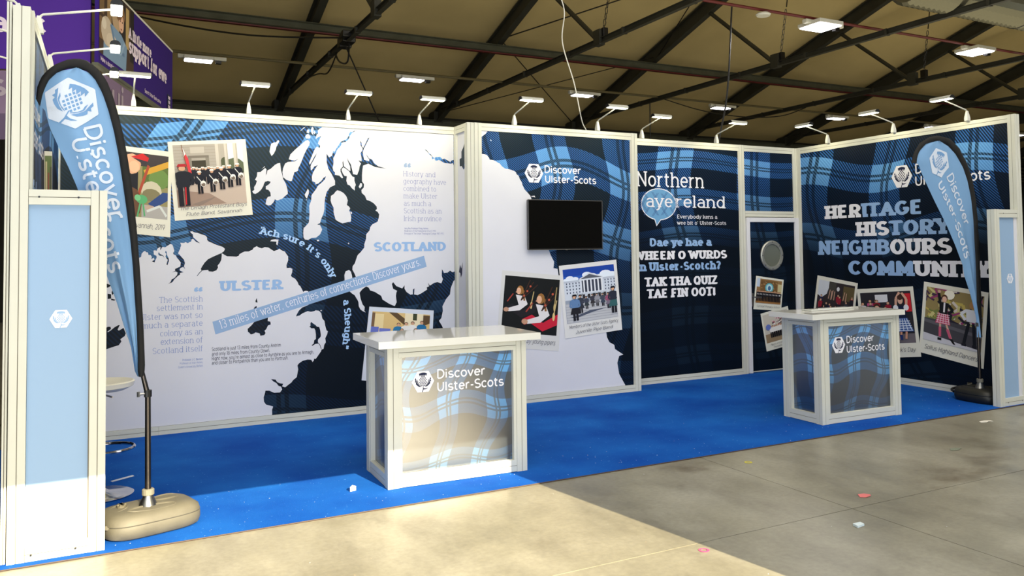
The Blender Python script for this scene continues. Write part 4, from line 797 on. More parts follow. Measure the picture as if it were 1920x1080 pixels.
for x, y, r in ((.12, .82, .08), (.05, .78, .08), (.22, .8, .07), (.45, .86, .09), (.55, .82, .1), (.82, .84, .12), (.95, .8, .12), (.7, .8, .08)): P_.ell((226, 236, 250), x, y, r, r*.6)
P_.rect((206, 214, 228), 0, .34, 1, .76).rect((188, 196, 212), 0, .74, 1, .78)
for r_ in (.54, .6, .66, .71):
    for x in list(spread(.01, .31, 5))+list(spread(.76, 1, 4)): P_.rect((74, 84, 110), x, r_, x+.02, r_+.03)
P_.poly((214, 220, 232), [(.3, .5), (.3, .8), (.5, .9), (.76, .8), (.76, .5)]).poly((84, 90, 104), [(.32, .79), (.5, .87), (.74, .79)]).rect((56, 62, 80), .34, .54, .74, .76)
for x in spread(.33, .75, 6): P_.rect((226, 230, 238), x, .53, x+.028, .77)
P_.rect((196, 204, 218), .24, .40, .82, .53)
for x in spread(.28, .8, 5): P_.rect((50, 46, 50), x, .41, x+.05, .5)
P_.rect((150, 160, 178), 0, .36, 1, .42).rect((190, 192, 198), 0, 0, 1, .36)
for k in range(7): P_.line((150, 154, 166), .008, (0, .05+k*.05), (1, .05+k*.045))
P_.poly((76, 84, 104), [(.05, .1), (.2, .12), (.45, .19), (.8, .2), (.5, .15), (.2, .08)])
for x, y, h, c, sk in ((.4, .22, .24, (60, 66, 84), (50, 60, 66)), (.52, .25, .24, (60, 60, 74), (52, 50, 56)), (.61, .25, .24, (150, 150, 160), (110, 110, 120)), (.72, .24, .24, (70, 74, 90), (60, 70, 90)), (.28, .16, .34, (54, 60, 76), (44, 48, 60)), (.83, .18, .3, (150, 80, 110), (120, 110, 130)), (.17, .03, .48, (96, 130, 176), (30, 30, 38)), (.93, .08, .50, (40, 46, 62), (52, 96, 100))): P_.man(x, y, h, c, (30, 30, 40), skirt=sk, hat=(24, 26, 36)); P_.line((30, 30, 38), .01, (x, y+h*.8), (x+h*.14, y+h*1.05))
P_.caption(['Members of the Ulster-Scots Agency', 'Juvenile Pipe Band']).done()
# ---- screen
tv = thing('television', (0, 0, 0), 'black flat screen television mounted on the tartan wall', 'screen')
b = MB(); b.box((4.452, YB-.058, 1.650), (5.387, YB-.022, 2.194), BLKP); b.build('casing', tv, bevel=.004)
b = MB(); b.box((4.462, YB-.0595, 1.664), (5.377, YB-.0585, 2.186), mat('screen_glass', (2, 2, 3), .1, spec=.2)); b.build('screen', tv)
b = MB(); b.box((4.449, YB-.060, 1.647), (5.390, YB-.0565, 1.652), CHROME); b.box((4.449, YB-.060, 2.192), (5.390, YB-.0565, 2.197), CHROME); b.box((4.447, YB-.060, 1.647), (4.451, YB-.0565, 2.197), CHROME); b.box((5.388, YB-.060, 1.647), (5.392, YB-.0565, 2.197), CHROME); b.build('bezel', tv)
b = MB(); b.box((4.905, YB-.062, 1.643), (4.935, YB-.056, 1.650), CHROME); b.build('sensor', tv)
b = MB(); b.box((4.75, YB-.022, 1.8), (5.1, YB-.002, 2.05), BLKP); b.build('wall_bracket', tv)
# ---- wall with the speech bubble
tC = thing('exhibition_wall', (0, 0, 0), 'framed dark tartan wall with the speech bubble and quiz question', 'wall')
wall_frame(tC, WC, (0, -1, 0), XBR, XD, [XBR+.04, 7.786], [])
bar('post', WC(8.728, 0, -.028), WC(8.728, 3, -.028), .08, .08, tC)
bar('cover_strip', WC(7.735, .08, 0), WC(7.735, 2.92, 0), .02, .01, tC)
pC = panel(tC, WC, XBR+.08, .08, 7.746, 2.92, TART['C'])
write(WC, pC, [('Northern', 'type', 6.125, 2.412, 1.042, .187, WHITEI), ('reland', 'type', 6.707, 2.161, .803, .155, WHITEI),
 ('Everybody kens a', 'type', 6.725, 2.024, .643, .048, WHITEI), ("wee bit o' Ulster-Scots", 'type', 6.723, 1.946, .79, .048, WHITEI),
 ('Dae ye hae a', 'slabB', 6.297, 1.676, .966, .103, SKYI), ('WHEEN O WURDS', 'slabB', 6.07, 1.513, 1.44, .108, WHITEI), ('in Ulster-Scotch?', 'slabB', 6.105, 1.376, 1.304, .108, SKYI),
 ('TAK THA QUIZ', 'slabB', 6.216, 1.187, 1.129, .113, WHITEI), ('TAE FIN OOT!', 'slabB', 6.247, 1.043, 1.066, .113, WHITEI)])
bub = [(6.452+.255*math.cos(k*math.pi/18), 2.197+.187*math.sin(k*math.pi/18)) for k in range(36)]; bub = bub[:25]+[(6.40, 1.93), (6.36, 2.03)]+bub[26:] if False else bub
b = MB(); 
def pf(P, o, mt): b.add([WC(x, z, o) for x, z in P], [tuple(t_) for t_ in tess(P)], mt, P)
pf([(6.452+(x-6.452)*1.05, 2.197+(z-2.197)*1.06) for x, z in bub], .0026, WHITEI); pf([(6.36, 2.06), (6.52, 2.05), (6.41, 1.925)], .0028, WHITEI)
BUBB = mat('ink_bubble_blue', (104, 160, 206), .55); BUBD = mat('ink_bubble_line', (40, 76, 140), .55)
pf(bub, .0032, BUBB); pf([(6.372, 2.06), (6.505, 2.05), (6.415, 1.942)], .0034, BUBB)
for k in range(-4, 5):
    for s in (1, -1):
        for dq in (0, .018):
            c = 6.452+k*.13+dq
            if abs(k) > 2: continue
            h = .187*math.sqrt(max(0, 1-((c-6.452)/.3)**2))*.8; pf([(c-s*h*.75, 2.197-h), (c-s*h*.75+.006, 2.197-h), (c+s*h*.75+.006, 2.197+h), (c+s*h*.75, 2.197+h)][::s], .0038, BUBD)
b.build('speech_bubble', pC)
write(WC, pC, [('aye', 'type', 6.252, 2.161, .42, .155, WHITEI)], off=.0048)
# ---- door panel and door
tDp = thing('exhibition_wall', (0, 0, 0), 'small tartan infill panel above the white framed door', 'wall')
for z in (2.095, 2.959): bar('rail', WC(7.83, z, -.029), WC(8.69, z, -.029), .075 if z < 2.5 else .08, .078, tDp)
panel(tDp, WC, 7.826, 2.13, 8.69, 2.92, TART['C'])
door = thing('door', (0, 0, 0), 'white framed door with a round steel porthole window and two snapshots', 'door')
DW = mat('door_white', (222, 222, 228), .4)
for a_, c_, nm_ in (((7.832, 3.03, .01), (7.885, 3.075, 2.045), 'frame_stile'), ((8.68, 3.03, .01), (8.755, 3.075, 2.045), 'frame_stile'), ((7.885, 3.03, 1.985), (8.68, 3.075, 2.045), 'frame_head')):
    b = MB(); b.box(a_, c_, DW); b.build(nm_, door, bevel=.004)
WDo = FR('y', 3.05)
lf = panel(door, WDo, 7.887, .03, 8.678, 1.983, TART['C'], name='door_leaf')
b = MB(); b.box((7.887, 3.046, .02), (8.678, 3.056, .032), ALU); b.build('bottom_strip', door)
b = MB(); b.lathe([(.148, 0), (.150, .018), (.185, .022), (.198, .012), (.198, 0)], (0, 0, 0), mat('ring_steel', (168, 168, 160), .42, .6), 40); b.v = [(x+8.262, 3.049-z, y*1.0+1.541) for x, y, z in b.v]; b.build('porthole_ring', door, smooth=True, fix=True)
b = MB(); b.lathe([(0, 0), (.149, 0), (.149, .004), (0, .004)], (0, 0, 0), mat('porthole_glass', (104, 108, 98), .25, spec=.6), 40); b.v = [(x+8.262, 3.0475-z, y+1.541) for x, y, z in b.v]; b.build('porthole_glass', door, fix=True)
b = MB()
for k in range(8): b.lathe([(0, 0), (.007, 0), (.007, .004), (0, .004)], (.178*math.cos(k*math.pi/4), .178*math.sin(k*math.pi/4), .02), BLKP, 6)
b.v = [(x+8.262, 3.049-z, y+1.541) for x, y, z in b.v]; b.build('screw', door)
b = MB(); b.box((7.893, 3.035, .88), (7.922, 3.0495, 1.05), STEEL); b.build('lock_plate', door, bevel=.003)
b = MB(); b.tube([(7.908, 3.04, 1.0), (7.908, 2.99, 1.0), (7.93, 2.985, 1.0), (8.01, 2.985, .995)], .009, STEEL, 8); b.build('handle', door, smooth=True)
P_ = Snap(WDo, lf, [(a-.02, c) for a, c in corners(PC1)], border=(226, 226, 214))
P_.rect((150, 116, 74), 0, 0, 1, 1).rect((190, 206, 226), 0, .66, .12, 1).rect((120, 88, 52), .15, .3, .82, .95)
rr = random.Random(5)
for k in range(40): x, y = .16+rr.random()*.62, .35+rr.random()*.56; P_.rect(((172, 138, 92), (98, 74, 46), (196, 164, 110))[k % 3], x, y, x+.05, y+.03)
P_.ell((90, 176, 190), .5, .66, .17, .2).ell((190, 226, 232), .5, .66, .12, .15).ell((70, 110, 156), .5, .64, .06, .1).rect((206, 196, 150), .84, .4, 1, .85).rect((160, 112, 60), 0, 0, 1, .16)
for x in spread(.02, .96, 16): P_.man(x, .08, .44, (26, 26, 32), (22, 22, 28), arms=0).rect((224, 226, 228), x-.02, .34, x+.02, .4)
P_.caption(['Carntall Primary School']).done()
P_ = Snap(WDo, lf, [(a-.02, c) for a, c in corners(PC2)], border=(226, 226, 214), off=.0045)
P_.rect((206, 200, 188), 0, 0, 1, 1).rect((150, 128, 100), 0, 0, 1, .3).rect((90, 76, 60), .3, .9, .8, .96)
for k in range(70): x, y = .35+rr.random()*.6, .45+rr.random()*.5; P_.ell(((226, 196, 200), (60, 40, 48), (240, 232, 232), (170, 96, 110))[k % 4], x, y, .035, .03, 6)
for x in spread(.2, .98, 10): P_.man(x, .16, .42, (236, 234, 232), (24, 24, 30), arms=0)
P_.ell((104, 124, 200), .14, .55, .1, .1).caption(['Pipers and Drummers', 'Foundation Day']).done()
# ---- right wall
tD = thing('exhibition_wall', (0, 0, 0), 'right side wall with the words heritage history neighbours community on dark tartan', 'wall')
wall_frame(tD, WD, (-1, 0, 0), -YC, -YEND, [-YC+.04, -YEND-.04], [-2.9])
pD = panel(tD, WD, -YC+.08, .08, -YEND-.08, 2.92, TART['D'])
wl = XD
badge(WD, pD, -1.366, 2.468, .262, NAVY)
def split_word(word, n, x, y, width, cap, c1, c2, style='slabB'):
    pen = 0; tot = sum(glyph_polys(c, style)[1] for c in word); out = []
    w1 = sum(glyph_polys(c, style)[1] for c in word[:n])/tot*width
    return [(word[:n], style, x, y, w1, cap, c1), (word[n:], style, x+w1, y, width-w1, cap, c2)]
write(WD, pD, [('Discover', 'sans', -1.185, 2.480, .66, .12, WHITEI), ('Ulster-Scots', 'sans', -1.19, 2.338, .945, .12, WHITEI)]
 + split_word('HERITAGE', 3, -2.577, 2.010, 1.49, .172, WHITEI, SKYI) + split_word('HISTORY', 3, -2.072, 1.772, 1.33, .178, WHITEI, SKYI)
 + split_word('NEIGHBOURS', 6, -2.709, 1.541, 1.975, .187, SKYI, WHITEI) + split_word('COMMUNITY', 4, -2.217, 1.287, 1.96, .180, SKYI, WHITEI))
P_ = Snap(WD, pD, corners(PD1))
P_.rect((52, 44, 46), 0, 0, 1, 1).poly((214, 218, 226), [(0, 1), (.34, 1), (.26, .72), (.12, .62), (0, .68)]).rect((70, 66, 60), .3, .6, .5, 1).rect((96, 84, 54), .7, .62, 1, .95).ell((230, 230, 230), .56, .86, .04, .05)
for k in range(26): x, y = rr.random(), .2+rr.random()*.42; P_.man(x, y-.2, .34, ((150, 34, 50), (40, 44, 80), (60, 60, 70), (190, 60, 80), (30, 30, 40))[k % 5], (40, 34, 46), arms=0)
for x in (.36, .44, .76): P_.line((206, 160, 136), .02, (x-.03, .62), (x, .82)).line((206, 160, 136), .02, (x+.04, .6), (x+.05, .8))
P_.done()
P_ = Snap(WD, pD, corners(PD2), off=.0075)
P_.rect((44, 42, 48), 0, 0, 1, 1).rect((226, 226, 230), .3, .8, .55, .95).rect((112, 104, 110), 0, 0, 1, .18)
for k in range(26): x, y = rr.random()*.7, .3+rr.random()*.5; P_.man(x, y-.3, .4, ((230, 226, 230), (150, 30, 50), (30, 34, 60), (206, 90, 140), (60, 60, 70))[k % 5], (34, 34, 44), arms=0)
for x, y in ((.17, .62), (.33, .66)): P_.ell((60, 40, 30), x, y+.02, .075, .1).ell((226, 178, 150), x, y, .06, .08).rect((236, 236, 238), x-.08, y-.2, x+.08, y-.09)
P_.rect((206, 40, 50), .88, .6, 1, .95).ell((226, 180, 156), .8, .82, .05, .07).line((222, 172, 146), .045, (.7, .66), (.72, .86), (.8, .98)).line((222, 172, 146), .045, (.9, .68), (.92, .84), (.84, .97)).ell((70, 44, 34), .8, .88, .055, .05)
P_.poly((24, 34, 66), [(.7, .72), (.9, .72), (.88, .46), (.72, .46)]).ell((236, 236, 240), .7, .68, .05, .06).ell((236, 236, 240), .9, .68, .05, .06).poly((60, 92, 160), [(.7, .48), (.9, .48), (1, .22), (.62, .22)])
for k in range(5): P_.line((216, 226, 240), .014, (.64+.01*k, .24+.045*k), (.98-.01*k, .24+.045*k)).line((216, 226, 240), .014, (.72+.04*k, .47), (.65+.08*k, .23))
P_.line((206, 150, 124), .04, (.76, .22), (.74, .06)).line((206, 150, 124), .04, (.86, .22), (.84, .08)).rect((30, 50, 110), .73, .06, .78, .16).caption(['            St Patrick\'s Day']).done()
P_ = Snap(WD, pD, corners(PD3))
P_.rect((150, 132, 84), 0, 0, 1, 1)
gc = ((196, 176, 92), (70, 50, 76), (216, 206, 196), (120, 130, 70), (150, 60, 110), (40, 36, 50), (206, 196, 130))
for k in range(46):
    x, y, a_ = rr.random(), .4+rr.random()*.6, rr.random()*6.3; P_.line(gc[k % 7], .03+.03*rr.random(), (x, y), (min(1, max(0, x+.16*math.cos(a_))), min(1, max(.38, y+.12*math.sin(a_)))), (min(1, max(0, x+.24*math.cos(a_+.7))), min(1, max(.38, y+.2*math.sin(a_+.7)))))
P_.ell((250, 244, 226), .42, .92, .09, .09).rect((70, 68, 74), 0, 0, 1, .42).poly((96, 94, 100), [(0, .4), (1, .3), (1, .24), (0, .34)]).poly((206, 204, 210), [(0, .14), (1, .03), (1, 0), (0, 0)])
P_.line((214, 170, 146), .035, (.3, .16), (.29, .36)).line((214, 170, 146), .035, (.4, .36), (.5, .12)).line((206, 90, 120), .045, (.3, .12), (.29, .3)).line((206, 90, 120), .045, (.42, .28), (.49, .12)).rect((20, 18, 22), .26, .05, .33, .10).poly((20, 18, 22), [(.46, .12), (.52, .12), (.58, .03), (.54, .03)])
P_.poly((196, 70, 104), [(.25, .56), (.42, .56), (.47, .36), (.2, .36)])
for k in range(5): P_.line((236, 206, 214), .010, (.22, .38+.04*k), (.45, .38+.04*k)).line((236, 206, 214), .010, (.27+.035*k, .55), (.23+.055*k, .37))
P_.poly((22, 24, 28), [(.25, .76), (.42, .76), (.40, .55), (.27, .55)]).line((22, 24, 28), .05, (.27, .74), (.23, .92)).line((22, 24, 28), .05, (.41, .73), (.5, .64), (.42, .57)).ell((214, 170, 146), .24, .95, .03, .03).rect((230, 226, 230), .33, .58, .36, .76).ell((92, 56, 40), .34, .84, .055, .07).ell((232, 186, 160), .34, .82, .042, .055)
P_.line((24, 26, 34), .055, (.78, .48), (.72, .1)).line((24, 26, 34), .055, (.86, .48), (.9, .1)).poly((226, 228, 234), [(.72, .72), (.92, .72), (.9, .5), (.74, .5)]).line((226, 228, 234), .05, (.73, .7), (.64, .62), (.72, .52)).line((226, 228, 234), .05, (.91, .7), (1, .6)).ell((180, 134, 84), .82, .8, .05, .07).rect((30, 30, 38), .68, .05, .76, .1).rect((30, 30, 38), .86, .05, .94, .1)
P_.caption(['Sollus Highland Dancers']).done()
b = MB(); b.add([WD(x, z, .0026) for x, z in [(-.30, 1.36), (-.16, 1.30), (-.16, .40), (-.24, .38)]], [(0, 1, 2, 3)], flat((226, 224, 214))); b.build('photo_print', pD)
# ---- left wall, seen edge-on
tL = thing('exhibition_wall', (0, 0, 0), 'left side wall seen almost edge on behind the first sail flag', 'wall')
wall_frame(tL, WL, (1, 0, 0), 0, YA, [.12, YA-.04], [.9, 1.9])
pL = panel(tL, WL, .16, .08, YA-.08, 2.92, TART['D'], th=.02)
write(WL, pL, [('Discover', 'sans', .16, 2.43, .62, .12, WHITEI), ('Ulster-Scots', 'sans', .16, 2.27, .95, .12, WHITEI), ('Welcome', 'slabB', .17, 1.93, .9, .15, SKYI)])
P_ = Snap(WL, pL, corners(PL1)); P_.rect((96, 116, 60), 0, 0, 1, 1).rect((206, 190, 150), .1, 0, .3, .9).rect((140, 60, 50), .4, 0, .6, .7).rect((60, 60, 50), .75, 0, .95, .8).done()
# ---- tall end posts and low front panels
t = thing('end_post', (0, 0, 0), 'tall cream grooved post at the far left front corner', 'post')
bar('upright', (.04, .04, 0), (.04, .04, 3), .08, .08, t)
t = thing('neighbour_post', (0, 0, 0), 'thin pale post of the neighbouring stand, hard against the far left post', 'post')
bar('upright', (-.018, .06, .006), (-.018, .06, 3.02), .022, .08, t); bar('rail', (-.018, .10, 2.98), (-.018, 3.0, 2.98), .078, .022, t, (-1, 0, 0))
FL = FR('y', 0.0)
def low_panel(x0, x1, y0, z1, label, left_stile, emx, emz, emh):
    fr = FR('y', y0); t = thing('low_panel', (0, 0, 0), label, 'panel')
    if left_stile: bar('stile', (x0+.04, y0+.04, 0), (x0+.04, y0+.04, z1), .08, .08, t); a0 = x0+.08; a1 = x1
    else: bar('stile', (x1-.04, y0+.04, 0), (x1-.04, y0+.04, z1), .08, .08, t); a0 = x0; a1 = x1-.08
    for z in (.042, z1-.042): bar('rail', (a0+.001, y0+.041, z), (a1-.001, y0+.041, z), .082, .078, t)
    g = lambda s, z, o=0: fr(s, z, o-.022)
    p = panel(t, g, a0, .083, a1, z1-.083, SKYP, name='infill_panel'); 
    if left_stile: b = MB(); b.box((a1-.062, y0+.015, .084), (a1-.002, y0+.0215, z1-.084), WHITEP); b.build('edge_strip', t)
    else: b = MB(); b.box((a1-.006, y0+.015, .084), (a1, y0+.0215, z1-.084), ALUG); b.build('edge_strip', t)
    badge(g, p, emx, emz, emh, mat('ink_emblem_blue', (150, 184, 222), .55), wk=1.0)
    screw_dots(t, fr, [(a0+.03, .042), (a1-.06, .042), (a0+.05, z1-.042), (a1-.06, z1-.042)])
low_panel(.081, .457, 0, 2.0, 'low cream framed panel at the left front, sky blue with a small thistle emblem', False, .237, 1.29, .098)
low_panel(8.366, 8.767, YEND, 2.0, 'low framed sky blue panel at the right front beside the tall post', True, 8.62, 1.29, .098)
# ------------------------------------------------------------------ arm spotlights on the rails
ARME = mat('spot_glass', (255, 255, 224), .4, emit=6.0); ARMEH = mat('spot_glass_lit', (255, 255, 226), .4, emit=26.0)
def arm_light(x, y, ang, label, lit=0, reach=.42, drop=0, power=7):
    """ang: heading of the arm in plan; the head is parallel to the rail it stands on"""
    t = thing('arm_spotlight', (x, y, 3.0), label, 'spotlight', 'arm spotlights along the top rails', rz=ang)
    b = MB(); b.loft([[(sx*q, sy*q, z) for sx, sy in ((-.02, -.025), (.02, -.025), (.02, .025), (-.02, .025))] for q, z in ((1.0, 0.0005), (1.0, .03), (.8, .06), (.4, .11))], WHITEPL); b.build('clamp', t)
    b = MB(); b.tube([(0, 0, .10), (0, -.02, .12), (0, -reach+.03, .20-drop)], .0075, WHITEPL, 6); b.build('arm', t)
    b = MB(); pr = [(math.cos(a*D2R)*.035, math.sin(a*D2R)*.03) for a in range(-10, 191, 20)]
    b.loft([[(xx, -reach+px, .205-drop+pz) for px, pz in pr] for xx in (-.125, .125)], mat('lamp_hood', (176, 176, 166), .4)); b.build('hood', t, smooth=True)
    for s in (-1, 1):
        b = MB(); b.loft([[(s*.125, -reach+px*1.03, .203-drop+pz*1.05) for px, pz in pr], [(s*.134, -reach+px*1.03, .203-drop+pz*1.05) for px, pz in pr]], BLKP); b.build('end_cap', t)
    b = MB(); b.box((-.12, -reach-.03, .192-drop), (.12, -reach+.03, .197-drop), ARMEH if lit > 1 else ARME); b.build('lens', t)
    d = bpy.data.lights.new('spot_glow', 'AREA'); d.shape = 'RECTANGLE'; d.size = .22; d.size_y = .05; d.energy = power*.34; d.color = (1, .90, .56); d.spread = 2.6
    o = bpy.data.objects.new('spot_glow', d); COL.objects.link(o); o.parent = t; o.location = (0, -reach+.0, .185-drop); o.rotation_euler = (48*D2R, 0, 0)
    return t
for x, y, a, lb, lit, pw in ((.66, YA-.03, 0, 'arm spotlight just right of the first sail flag, seen head on', 0, 11), (1.655, YA-.03, 0, 'arm spotlight standing above the snapshot of the marching band', 0, 11), (2.62, YA-.03, 0, 'arm spotlight above the middle of the map wall', 0, 11), (3.385, YA-.03, 0, 'last arm spotlight on the map wall, near the corner', 0, 11),
  (4.325, YB-.03, 0, 'brightly lit arm spotlight above the black screen', 2, 9), (5.38, YB-.03, 0, 'arm spotlight near the right end of the screen wall', 0, 9), (6.215, YC-.03, 0, 'arm spotlight at the left end of the speech bubble wall', 1, 9), (7.38, YC-.03, 0, 'arm spotlight left of the door on the rear wall', 0, 9)):
    arm_light(x, y+.03, a, lb, lit, power=pw)
for y, lb in ((2.47, 'first arm spotlight on the right wall, next to the corner'), (1.44, 'middle arm spotlight on the right wall'), (.475, 'arm spotlight on the right wall above the second sail flag')): arm_light(XD-.03, y, -90*D2R, lb, 0, power=9)
for y, lb in ((.62, 'upper bright spotlight reaching out from the left side wall'), (1.72, 'middle bright spotlight reaching out from the left side wall'), (2.7, 'lower bright spotlight glaring beside the black edge of the first sail flag')): arm_light(.08, y, 90*D2R, lb, 2, power=9)
for y, lb in ((.5, 'upper arm of the neighbouring stand cut by the left picture edge'), (1.4, 'second arm of the neighbouring stand cut by the left picture edge'), (2.4, 'lowest arm of the neighbouring stand cut by the left picture edge')): arm_light(-.018, y, -90*D2R, lb, 2, power=3).location.z = 3.032
# ------------------------------------------------------------------ counters
def counter(x, y, ang, w, d, ov, label, seed=0):
    t = thing('counter', (x, y, .0062), label, 'counter', rz=ang); H = .964; W8 = .08
    for cx, cy in ((.04, .04), (w-.04, .04), (.04, d-.04), (w-.04, d-.04)): bar('corner_post', (cx, cy, 0), (cx, cy, H), W8, W8, t)
    def inner(p0, p1, n, fr, s0, s1, uvo):
        # flat stile pair, rails and tartan infill on one side
        for z in (.045, H-.035): bar('rail', fr(s0+.001, z, -.032), fr(s1-.001, z, -.032), .085 if z < .1 else .068, .06, t, n)
        for s in (s0, s1): 
            c = s+(.012 if s == s0 else -.012); b = MB(); vs = [fr(c+dx, z, o) for z in (.088, H-.07) for dx, o in ((-.011, -.004), (.011, -.004), (.011, -.05), (-.011, -.05))]
            b.add(vs, [(0, 1, 2, 3), (4, 7, 6, 5), (0, 4, 5, 1), (1, 5, 6, 2), (2, 6, 7, 3), (3, 7, 4, 0)], ALU); b.build('stile', t, fix=True)
        b = MB(); g = lambda s, z, o=0: fr(s, z, o-.04); vs = [g(s, z, q) for q in (-.006, 0) for s, z in ((s0, .086), (s1, .086), (s1, H-.068), (s0, H-.068))]
        uv = [(s+uvo, z) for s, z in ((s0, .086), (s1, .086), (s1, H-.068), (s0, H-.068))]*2
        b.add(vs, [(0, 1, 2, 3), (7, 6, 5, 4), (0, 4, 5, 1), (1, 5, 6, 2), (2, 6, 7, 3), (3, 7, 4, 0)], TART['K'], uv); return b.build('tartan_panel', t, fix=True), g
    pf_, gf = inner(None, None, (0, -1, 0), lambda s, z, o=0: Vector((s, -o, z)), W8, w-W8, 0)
    inner(None, None, (-1, 0, 0), lambda s, z, o=0: Vector((-o, s, z)), W8, d-W8, .31)
    inner(None, None, (1, 0, 0), lambda s, z, o=0: Vector((w+o, s, z)), W8, d-W8, .17)
    k = (w-.16)/.89
    badge(gf, pf_, W8+.185*k, .712, .148, NAVY); write(gf, pf_, [('Discover', 'sans', W8+.285*k, .722, .375*k, .070, WHITEI), ('Ulster-Scots', 'sans', W8+.285*k, .632, .52*k, .070, WHITEI)])
    l, r, f, bk = ov
    b = MB(); b.box((-l, -f, H+.001), (w+r, d+bk, H+.052), GLOSSW); b.build('worktop', t, bevel=.002)
    b = MB(); b.box((.09, d-.055, .09), (w-.09, d-.045, H-.01), mat('door_grey', (120, 122, 126), .5)); b.build('back_panel', t)
    return t
counter(2.164, .3134, -.0347, 1.0498, .6065, (.071, .104, .041, .126), 'white topped counter nearer the viewer, its tartan front washed by sunlight')
counter(6.227, .2653, -.0375, 1.0155, .5134, (.132, .035, .045, .034), 'white topped counter further right, standing in shade near the second sail flag')
# ------------------------------------------------------------------ sail flags
F2L = (7.889, 2.478)
FLB = mat('flag_sky_blue', (120, 160, 202), .75, spec=.2); FLW = mat('flag_white', (206, 216, 232), .75, spec=.2); FLD = mat('flag_emblem_blue', (112, 152, 198), .75, spec=.2)
def resample(P, n):
    P = [Vector((a, b)) for a, b in P]; L = [0]
    for a, b in zip(P[:-1], P[1:]): L.append(L[-1]+(b-a).length)
    out = []
    for k in range(n):
        d = L[-1]*k/(n-1); i = 0
        while i < len(P)-2 and L[i+1] < d: i += 1
        t = (d-L[i])/max(1e-9, L[i+1]-L[i]); out.append(P[i]+(P[i+1]-P[i])*t)
    return out
def flag(fy, O, I, Fx, Dp, Up, lc, lh, rot, label, base_xy, base_rz, base_col, base_label, polex, zb, ph, A_=.27, C_=.19):
    t = thing('sail_flag', (0, 0, 0), label, 'flag')
    o2 = [Vector((a, b)) for a, b in pts(O)]; i2 = [Vector((a, b)) for a, b in pts(I)]; f2 = [Vector((a, b)) for a, b in pts(Fx)]
    # fabric: ruled between the free edge and the sleeve
    n, mcol = 60, 16
    li = resample([tuple(v) for v in i2], n); lf = resample([tuple(v) for v in f2], n)
    # free edge is matched by height so folds hang down
    def at(L, z):
        for a, b in zip(L[:-1], L[1:]):
            if (a.y-z)*(b.y-z) <= 0 and abs(a.y-b.y) > 1e-6: return a.x+(b.x-a.x)*(z-a.y)/(b.y-a.y)
        return L[-1].x if z < L[-1].y else L[0].x
    top = max(range(len(i2)), key=lambda k: i2[k].y); right = i2[top:]; leftc = i2[:top+1]
    ztop, zbot = i2[top].y, min(i2[-1].y, f2[-1].y)
    leftedge = leftc[::-1]+f2
    def off(u, z): 
        h = (z-zbot)/(ztop-zbot); return .012*math.sin(u*9+ph+z*2.2)*math.sin(math.pi*u)+.010*math.sin(u*17-z*5+ph)*(1-h)*math.sin(math.pi*u)+.03*math.sin(math.pi*u)*(.4+.6*h)
    b = MB(); rows = []
    for k in range(n+1):
        z = ztop-.002-(ztop-zbot-.002)*(k/n)**1.15; x0 = at(leftedge, z); x1 = at(right, z)
        if k == 0: c = i2[top].x; x0, x1 = c-.01, c+.01
        rows.append((z, x0, x1))
    for sgn in (0, 1):
        vs = [(x0+(x1-x0)*j/mcol, fy-off(j/mcol, z)+sgn*.0015, z) for z, x0, x1 in rows for j in range(mcol+1)]
        b.add(vs, [(k*(mcol+1)+j, (k+1)*(mcol+1)+j, (k+1)*(mcol+1)+j+1, k*(mcol+1)+j+1)[::-1 if sgn else 1] for k in range(n) for j in range(mcol)], FLB)
    sail = b.build('sail', t, smooth=True)
    def xrow(z):
        for (za, a0, a1), (zb_, b0, b1) in zip(rows[:-1], rows[1:]):
            if zb_ <= z <= za: q = (za-z)/(za-zb_+1e-9); return a0+(b0-a0)*q, a1+(b1-a1)*q
        return rows[-1][1:]
    def fr(s, z, o=0):
        a, c = xrow(z); u = min(1, max(0, (s-a)/max(.01, c-a))); return Vector((s, fy-off(u, z)-o, z))
    def subdiv(P, st=.02):
        out = []
        for a, c in zip(P, P[1:]+P[:1]):
            k = max(1, int(math.hypot(c[0]-a[0], c[1]-a[1])/st)); out += [(a[0]+(c[0]-a[0])*q/k, a[1]+(c[1]-a[1])*q/k) for q in range(k)]
        return out
    def inside(P): 
        for s, z in P:
            a, c = xrow(z)
            if s < a-.003: return False
        return True
    l, d = thistle(lc[0], lc[1], lh, rot); b = MB()
    for PP, mt, o in ((l, FLW, .003), (d, FLD, .0045)):
        for P in PP:
            st = [[P[i] for i in q] for q in tess(P)]
            while st:
                q = st.pop(); e = [math.hypot(q[i][0]-q[(i+1) % 3][0], q[i][1]-q[(i+1) % 3][1]) for i in range(3)]; k = e.index(max(e))
                if e[k] > .022:
                    a, c_, o_ = q[k], q[(k+1) % 3], q[(k+2) % 3]; m_ = ((a[0]+c_[0])/2, (a[1]+c_[1])/2); st += [[a, m_, o_], [m_, c_, o_]]
                else: b.add([fr(x, z, o) for x, z in q], [(0, 1, 2)], mt, q)
    b.build('thistle_emblem', sail)
    b = MB()
    for s, path, cap in (('Discover', Dp, .098), ('Ulster-Scots', Up, .092)):
        for P in text_polys(s, 'sans', 0, 0, None, cap, path=pts(path)):
            P = [(x, z) for x, z in P]
            if inside(P): b.add([fr(x, z, .0035) for x, z in P], [tuple(range(len(P)))], FLW, P)
    b.build('lettering', sail)
    # black sleeve round the bent pole: flattened tube
    m_ = 70; ro = resample([tuple(v) for v in o2], m_); ri = resample([tuple(v) for v in i2], m_); rings = []
    for k in range(m_):
        a, c = ro[k], ri[k]; mid = (a+c)/2; h = (a-c)/2; th = .018+.003*math.sin(k*1.3)
        rings.append([(mid.x+h.x*math.cos(q*math.pi/5), fy+th*math.sin(q*math.pi/5), mid.y+h.y*math.cos(q*math.pi/5)) for q in range(10)])
